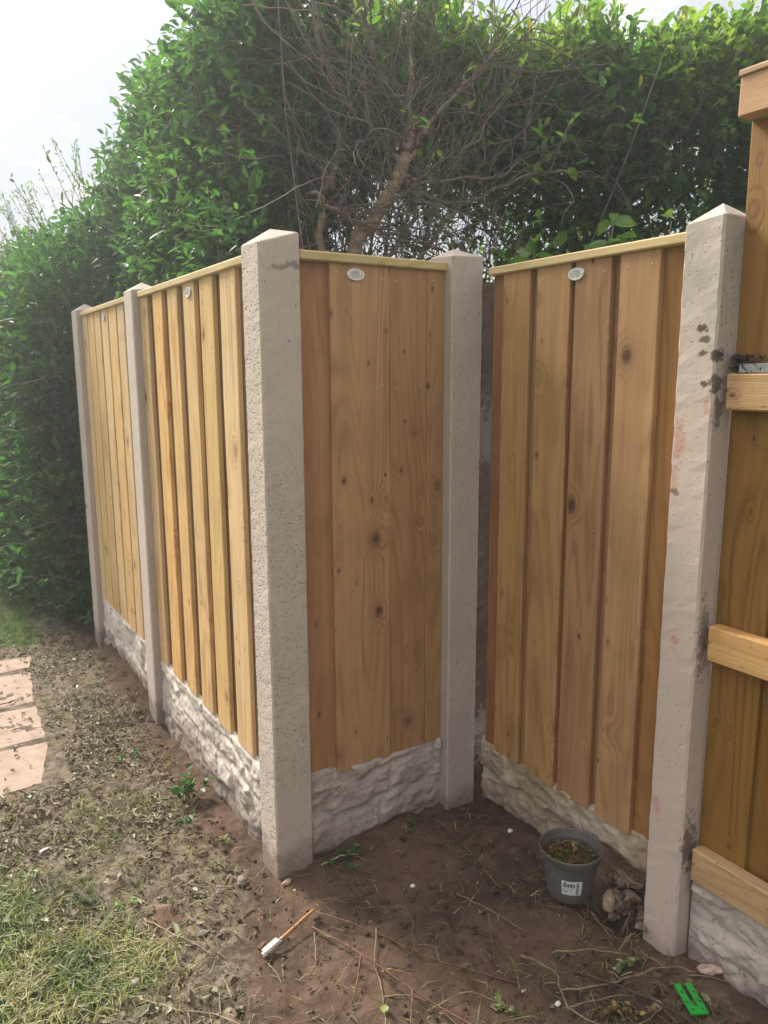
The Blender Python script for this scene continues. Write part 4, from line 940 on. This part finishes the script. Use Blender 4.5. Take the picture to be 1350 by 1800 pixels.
# dried plant in the pot
dp = thing('dead_plant', 'dry yellow brown grass and small green leaves filling the grey pot', 'dried plant', (px_, py_, pz_+.11))
n = 420; a = RNG.uniform(0, 2*PI, n); r = .083*np.sqrt(RNG.random(n)); P = np.column_stack([px_+r*np.cos(a), py_+r*np.sin(a), np.full(n, pz_+.121)])
D = rdir(n, (0, 0, .5), .8); sg, _, _ = curvy(P, D, 3, .013, .4, -.1); V, F = twigmesh(sg, .0009); kk = np.abs(V[:, :2]-np.array([px_, py_])).max()
o = mobj('dry_stalks', V, F, M['drygrass'], dp, (px_, py_, pz_+.11), tint=RNG.uniform(.2, 1, len(V))); o['kind'] = 'stuff'
n = 70; a = RNG.uniform(0, 2*PI, n); r = .078*np.sqrt(RNG.random(n)); P = np.column_stack([px_+r*np.cos(a), py_+r*np.sin(a), pz_+.127+RNG.uniform(0, .012, n)])
V, F = leaves(P, rdir(n)*np.array([1, 1, .3]), rdir(n, (0, 0, 1.5)), RNG.uniform(.014, .03, n), RNG.uniform(.008, .015, n)); o = mobj('leaves', V, F, [M['drygrass'], M['weed']], dp, (px_, py_, pz_+.11), mi=np.repeat((RNG.random(n) < .35).astype(int), 2), tint=np.repeat(RNG.random(n), 6)); o['kind'] = 'stuff'
v, f = tube(spline([(px_-.02, py_+.062, pz_+.14), (px_+.015, py_+.062, pz_+.137), (px_+.05, py_+.045, pz_+.14), (px_+.075, py_-.01, pz_+.128)], 5), .0016, .001, 5); mobj('twig', v, f, M['twig_pale'], dp, (px_, py_, pz_+.11))

# ------------------------------------------------------------------ green horseshoe packer
def packer(cx, cy, z, ang, label):
    L, Wd, th, slot = .100, .052, .007, .012
    o2 = thing('packer', label, 'plastic packer', (cx, cy, z))
    bm = bmesh.new(); pts = [(-L/2, -Wd/2), (L/2, -Wd/2), (L/2, -slot/2-.002), (-L/2+.028, -slot/2), (-L/2+.024, 0), (-L/2+.028, slot/2), (L/2, slot/2+.002), (L/2, Wd/2), (-L/2, Wd/2)]
    vs = [bm.verts.new((a, b_, 0)) for a, b_ in pts]; fc = bm.faces.new(vs); ex = bmesh.ops.extrude_face_region(bm, geom=[fc])
    for v in ex['geom']:
        if isinstance(v, bmesh.types.BMVert): v.co.z += th
    bmesh.ops.recalc_face_normals(bm, faces=bm.faces[:]); bmesh.ops.bevel(bm, geom=[e for e in bm.edges], offset=.0008, segments=1, affect='EDGES')
    me = bpy.data.meshes.new('body'); bm.to_mesh(me); bm.free(); me.materials.append(M['green_plastic']); b_ = bpy.data.objects.new('body', me); C.objects.link(b_); b_.parent = o2
    hs = []
    for (a, c_) in ((-.036, -.014), (-.036, .014), (-.012, -.019), (-.012, .019), (.02, -.017), (.02, .017)):
        hs.append(disc((a, c_, th+.0002), (0, 0, 1), .0034, .0003, 10, up=Vector((1, 0, 0))))
    h = joined('hole', hs, M['green_hole_shade'], None); h.parent = o2; h['kind'] = 'stuff'  # flat dark discs painted as the shade inside the holes
    rs = [([(a-.001, c_-.008, th+.0003), (a+.001, c_-.008, th+.0003), (a+.001, c_+.008, th+.0008), (a-.001, c_+.008, th+.0008)], [(0, 1, 2, 3)]) for a in (-.002, .008, .032) for c_ in (-.0165, .0165)]
    h2 = joined('rib', rs, M['green_plastic']); h2.parent = o2; h2['kind'] = 'stuff'
    o2.rotation_euler = (math.radians(3), math.radians(-4), ang)
    return o2
packer(1.712, 1.142, G(1.712, 1.142)+.012, math.atan2(1.188-1.093, 1.735-1.69), 'bright green plastic horseshoe packer on the soil at the bottom right')
def big_leaf(x, y, L, Wd, ang, mt, tint, label, z=.012, cat='leaf'):
    V, F = leaves(np.array([[x, y, G(x, y)+z]]), np.array([[math.cos(ang), math.sin(ang), .05]]), np.array([[.1, .1, 1.]]), L, Wd, .25, .1)
    o = mobj('fallen_leaf', V, F, mt, None, (x, y, G(x, y)+z), tint=np.full(6, tint)); return tag(o, label, cat, 'single fallen leaves')
big_leaf(1.768, 1.15, .05, .022, -1.95, M['litter'], .8, 'olive green leaf lying against the green plastic packer')
big_leaf(.44, 2.30, .035, .024, .3, M['paleweed'], .3, 'rounded green leaf beside the bare patch near the pebble')
big_leaf(.985, 1.60, .030, .026, .8, M['paleweed'], .9, 'pale lime leaf at the bottom edge below the rusty rods')
big_leaf(.99, 2.19, .016, .012, 1.2, M['paleweed'], 1, 'tiny yellow green leaf just in front of the corner post')
big_leaf(.36, 2.85, .045, .018, .5, M['litter'], .98, 'long pale leaf in the litter left of centre')
big_leaf(.25, 2.50, .04, .02, 2.2, M['litter'], .97, 'pale curled leaf in the grass at the left edge')
big_leaf(1.345, 1.43, .02, .012, .2, M['stone_pink'], 1, 'small orange brown leaf on the dark soil below the pot')

# ------------------------------------------------------------------ painted stick and rusty rods
def at_(x, y, h=.008): return Vector((x, y, G(x, y)+h))
A = at_(.785, 1.985, .014); Bp = at_(.995, 2.052, .018)
st = thing('painted_stick', 'broken orange stick with a white flaking end on the soil', 'stick', tuple((A+Bp)/2))
d = (Bp-A); L_ = d.length; q = d.to_track_quat('X', 'Z')
bmv, bmf = tube([Vector((t*L_, random.gauss(0, .0008), random.gauss(0, .0008))) for t in np.linspace(-.5, .5, 9)], [.0085, .0085, .008, .007, .0065, .006, .006, .006, .005], 0, 7)
o = joined('shaft', [(bmv, bmf)], M['painted_stick']); o.parent = st; st.rotation_euler = q.to_euler()
bm_ = box('block', (-.014, -.006, -.006), (.014, .006, .006), M['rust'], None, .002, jit=.0008); bm_.parent = st; bm_.location = (-L_/2+.022, .030, 0)
bm2 = box('flake', (-.032, -.0085, -.002), (.026, .0085, .002), M['white_bit'], None, .001, jit=.0006); bm2.parent = st; bm2.location = (-L_/2+.035, .001, .009)
def twig(name, pts, r0, r1, mt, label, cat, h=.008, sides=(), group='fallen twigs', wob=.002):
    P = [at_(p[0], p[1], p[2] if len(p) > 2 else h) for p in pts]; sp = spline(P, 5, wob); loc = tuple(sp[0])
    t = thing(name, label, cat, loc, group); v, f = tube(sp, r0, r1, 5); mobj('stalk' if sides else 'shaft', v, f, mt, t, loc, smooth=True)
    for s in sides:
        P = [at_(p[0], p[1], p[2] if len(p) > 2 else h) for p in s]; sp = spline(P, 4, wob*.7); v, f = tube(sp, r1*1.2, r1*.5, 4); mobj('side_twig', v, f, mt, t, tuple(sp[0]), smooth=True)
    return t
# pixel-free positions measured on the ground plane
twig('rusty_rod', [(.965, 2.02, .02), (1.03, 1.80, .03), (1.11, 1.55, .03), (1.17, 1.36, .025)], .0030, .0026, M['rust'], 'long straight rust brown rod running to the bottom edge from the painted stick', 'rod', group='rusty thin rods', wob=.001, sides=[[(1.03, 1.80, .03), (.95, 1.70, .02), (.90, 1.66, .015)], [(1.09, 1.61, .03), (1.01, 1.50, .02)]])
twig('rusty_rod', [(1.0, 2.04, .018), (1.10, 1.87, .02), (1.20, 1.70, .018), (1.36, 1.45, .015)], .0024, .0018, M['rust'], 'thinner rusty rod lying just right of the longer one', 'rod', group='rusty thin rods', wob=.002)
twig('twig', [(.96, 1.98, .02), (.92, 1.89, .012), (.88, 1.85)], .002, .001, M['twig_tan'], 'short tan twig under the painted stick', 'twig')
twig('twig', [(1.12, 1.86, .02), (1.06, 1.77, .02), (1.02, 1.66), (.93, 1.50)], .0028, .0018, M['twig_tan'], 'forked curved tan twig crossing the rusty rods', 'twig', sides=[[(1.02, 1.66), (1.08, 1.62), (1.12, 1.57)]])
twig('twig', [(1.25, 1.90), (1.235, 1.83, .014), (1.20, 1.77)], .002, .0012, M['twig_tan'], 'small upright bent twig on the bare soil right of the rods', 'twig')
twig('twig', [(1.44, 1.86), (1.46, 1.72, .02), (1.50, 1.58)], .002, .0012, M['twig_tan'], 'thin tan twig crossing another below the centre soil', 'twig', sides=[[(1.46, 1.72), (1.40, 1.63), (1.36, 1.57)]])
twig('twig', [(.70, 2.44), (.80, 2.33, .02), (.90, 2.33, .025), (.97, 2.38, .03)], .0022, .0014, M['twig_tan'], 'curved twig reaching the foot of the corner post from the left', 'twig', sides=[[(.82, 2.33), (.83, 2.26)], [(.76, 2.37), (.80, 2.45)], [(.9, 2.33), (.88, 2.41), (.84, 2.47)]])
twig('twig', [(1.12, 2.24, .02), (1.19, 2.22, .024), (1.25, 2.20, .02)], .003, .0022, M['twig_pale'], 'short pale stick on the weeds at the foot of the grey board', 'twig')
twig('twig', [(.52, 2.36), (.58, 2.22, .02), (.66, 2.06, .02)], .0022, .0014, M['twig_pale'], 'thin pale twig next to the bare brown patch', 'twig', sides=[[(.58, 2.22), (.63, 2.24)]])
twig('twig', [(.28, 2.52), (.22, 2.32), (.18, 2.20)], .002, .0014, M['twig_tan'], 'tan twig lying in the grass at lower left', 'twig')
twig('twig', [(.42, 2.02), (.52, 1.90), (.60, 1.85), (.70, 1.66)], .0028, .0016, M['twig_pale'], 'pale branching twig at the bottom left edge', 'twig', sides=[[(.52, 1.90), (.50, 1.80)], [(.60, 1.85), (.62, 1.92)]])
twig('twig', [(1.10, 1.55), (1.22, 1.50, .02), (1.30, 1.38)], .0022, .0014, M['twig_tan'], 'brown twig low on the ground right of the forked twig', 'twig')
twig('twig', [(1.50, 1.47, .02), (1.60, 1.405, .03), (1.685, 1.33, .03)], .0032, .0022, M['twig_tan'], 'straight tan branch lying below the root clump', 'twig', h=.02, sides=[[(1.66, 1.36, .03), (1.74, 1.38, .05), (1.78, 1.37, .03)]])
twig('branch', [(1.44, 1.37, .02), (1.56, 1.30, .02), (1.67, 1.27, .025), (1.745, 1.255, .03), (1.80, 1.19, .02)], .0036, .0028, M['twig_tan'], 'forked tan branch lying in front of the stained post', 'branch', sides=[[(1.745, 1.255, .03), (1.73, 1.31, .035), (1.735, 1.35, .03)], [(1.6, 1.29, .02), (1.585, 1.33, .03)]])
twig('branch', [(1.42, 1.52, .02), (1.46, 1.42, .03), (1.40, 1.30, .03), (1.46, 1.18, .02), (1.50, 1.08, .02)], .0034, .0024, M['twig_tan'], 'long thin branch curving down the bottom of the soil right of centre', 'branch', sides=[[(1.40, 1.30, .03), (1.53, 1.27, .02), (1.62, 1.22, .02)], [(1.46, 1.18, .02), (1.56, 1.16, .02), (1.66, 1.18, .02)]])
twig('twig', [(1.52, 1.36, .03), (1.60, 1.20, .03), (1.66, 1.05, .02)], .0042, .003, M['bark_dark'], 'thick dark twig left of the green packer', 'twig')
twig('twig', [(1.73, 1.53, .03), (1.70, 1.42, .02)], .003, .002, M['twig_tan'], 'short upright stalk hanging from the root clump', 'twig')
twig('twig', [(1.78, 1.20, .02), (1.86, 1.13, .01), (1.93, 1.08)], .0022, .0014, M['twig_tan'], 'thin twig passing behind the packer and olive leaf', 'twig')
twig('log', [(.355, 2.63, .012), (.37, 2.57, .012), (.395, 2.52, .012)], .015, .013, M['bark_dark'], 'short dark stub of cut branch in the litter', 'log', wob=.0005, group='cut stubs')
twig('twig', [(.25, 4.45, .02), (.36, 4.50, .012), (.42, 4.55)], .004, .002, M['bark'], 'brown twig lying on the paving slabs', 'twig')
twig('stick', [(.10, 3.45, .02), (.14, 3.30, .03), (.13, 3.15, .02)], .008, .006, M['twig_pale'], 'pale stick at the left edge below the paving', 'stick')
twig('twig', [(.62, 3.25), (.75, 3.28, .02), (.90, 3.30)], .0022, .0014, M['twig_tan'], 'thin twig among litter below the green weed', 'twig')
for k, (x, y, a) in enumerate([(.45, 3.35, .4), (.55, 2.95, 2.4), (.35, 3.2, 1.0), (.62, 2.75, .1), (.28, 2.75, 2.8), (.72, 3.6, .8), (.5, 4.0, 2.0), (.68, 2.62, 2.7)]):
    w_ = ['nearest the slab corner', 'under the green weed', 'between slab and stub', 'left of the corner twig', 'beside the dark stub', 'close to the middle post', 'right of the paving edge', 'on the grey gravelly soil'][k]
    twig('twig', [(x, y), (x+.05*math.cos(a), y+.05*math.sin(a), .016), (x+.12*math.cos(a+.3), y+.12*math.sin(a+.3))], .0022, .0012, M['twig_pale'] if k % 2 else M['twig_tan'], 'thin dry twig in the litter '+w_, 'twig')

# ------------------------------------------------------------------ weeds
def weed(x, y, r, h, n, ll, mt, label, seed, tint=.5):
    w_ = thing('weed', label, 'weed', (x, y, G(x, y)))
    k = max(3, n//5); a = RNG.uniform(0, 2*PI, k); rad = r*np.sqrt(RNG.random(k)); sx_, sy_ = x+rad*np.cos(a), y+rad*np.sin(a)
    parts = []; P = []; A_ = []
    for j in range(k):
        zb_ = G(sx_[j], sy_[j]); tp = Vector((sx_[j]+random.gauss(0, r*.4), sy_[j]+random.gauss(0, r*.4), zb_+h*random.uniform(.5, 1)))
        b0 = Vector((x+(sx_[j]-x)*.4, y+(sy_[j]-y)*.4, G(x, y))); parts.append(tube([b0, (b0+tp)/2+Vector((0, 0, h*.2)), tp], .0014, .0008, 4))
        for q in range(n//k+1): t = random.uniform(.4, 1); P.append(b0+(tp-b0)*t+Vector((0, 0, h*.15))); A_.append((random.gauss(0, 1), random.gauss(0, 1), random.gauss(.1, .35)))
    joined('stem', parts, mt, w_, (x, y, G(x, y)), tint=np.full(sum(len(p[0]) for p in parts), .3))
    P = np.array(P); V, F = leaves(P, np.array(A_), RNG.normal(0, .3, (len(P), 3))+np.array([0, 0, 1.]), RNG.uniform(.6, 1.1, len(P))*ll, RNG.uniform(.5, .8, len(P))*ll, .3, .15)
    for j in range(min(len(P), 60)):
        vv = V[j*6:(j+1)*6]; mobj('leaf', vv, [(0, 3, 2, 1), (0, 5, 4, 3)], mt, w_, tuple(vv[0]), tint=np.full(6, random.random()))
weed(.872, 3.03, .07, .11, 46, .042, M['weed'], 'bright green leafy weed growing beside the left gravel board', 1)
weed(.80, 2.86, .05, .05, 14, .03, M['weed'], 'low green weed just in front of the leafy one', 2)
weed(1.20, 2.235, .08, .05, 36, .022, M['weed'], 'small weeds in shade at the foot of the grey board', 3)
weed(1.52, 2.22, .06, .03, 16, .018, M['weed'], 'sparse tiny weeds near the inner corner post foot', 4)
weed(.90, 2.64, .02, .03, 7, .018, M['paleweed'], 'tiny pale seedling close to the near end of the left gravel board', 5)
weed(.80, 2.50, .02, .03, 8, .016, M['paleweed'], 'yellowish seedling on grey soil left of the corner post', 6)
weed(.50, 2.46, .04, .03, 14, .026, M['paleweed'], 'pale star shaped weed in the litter left of the bare patch', 7)
weed(.22, 2.80, .03, .03, 12, .024, M['paleweed'], 'cluster of pale clover leaves at the left side', 8)
weed(1.26, 1.42, .05, .02, 22, .018, M['paleweed'], 'trail of round clover leaves at the bottom edge of the soil', 9)
weed(1.66, 1.33, .04, .03, 14, .026, M['paleweed'], 'pale green leaves caught on the twigs below the root clump', 10)
weed(1.50, 1.20, .07, .03, 26, .022, M['drygrass'], 'dry brown weed tuft among the branches at the bottom', 11)
weed(.78, 3.55, .06, .03, 16, .024, M['weed'], 'flat green weed by the middle of the left gravel board', 12)
# cobweb dirt by the metal strip
n = 260; P = np.column_stack([RNG.uniform(1.85, 1.884, n), 1.262-RNG.exponential(.03, n), 1.79+RNG.random(n)*.045]); V = oct_[None]*RNG.uniform(.002, .005, (n, 1, 1))*RNG.uniform(.6, 1.4, (n, 6, 1))+P[:, None]
F = (np.arange(n)[:, None, None]*6+fo[None]).reshape(-1, 3); o = mobj('dirt', V.reshape(-1, 3), F, M['bark_dark']); tag(o, 'dark cobweb dirt on the end of the middle rail by the stained post', 'dirt', kind='stuff')
print('leaf parts', cnt)

# ------------------------------------------------------------------ added haze standing in for the flare veil
if HAZE > 0:
    hz = box('haze', (-16, -3, -1.2), (16, 24, 6.2), M['soil'], None, 0); hz['kind'] = 'stuff'; hz['label'] = 'thin added haze standing in for a lens flare veil'
    hm = bpy.data.materials.new('haze'); hm.use_nodes = True; hm.node_tree.nodes.clear(); hg = NT(hm.node_tree)
    pv = hg.n('ShaderNodeVolumePrincipled'); pv.inputs['Color'].default_value = (.97, .98, 1, 1); pv.inputs['Density'].default_value = HAZE; pv.inputs['Anisotropy'].default_value = .6
    link(hm.node_tree, pv.outputs[0], hg.n('ShaderNodeOutputMaterial').inputs['Volume']); hz.data.materials.clear(); hz.data.materials.append(hm)
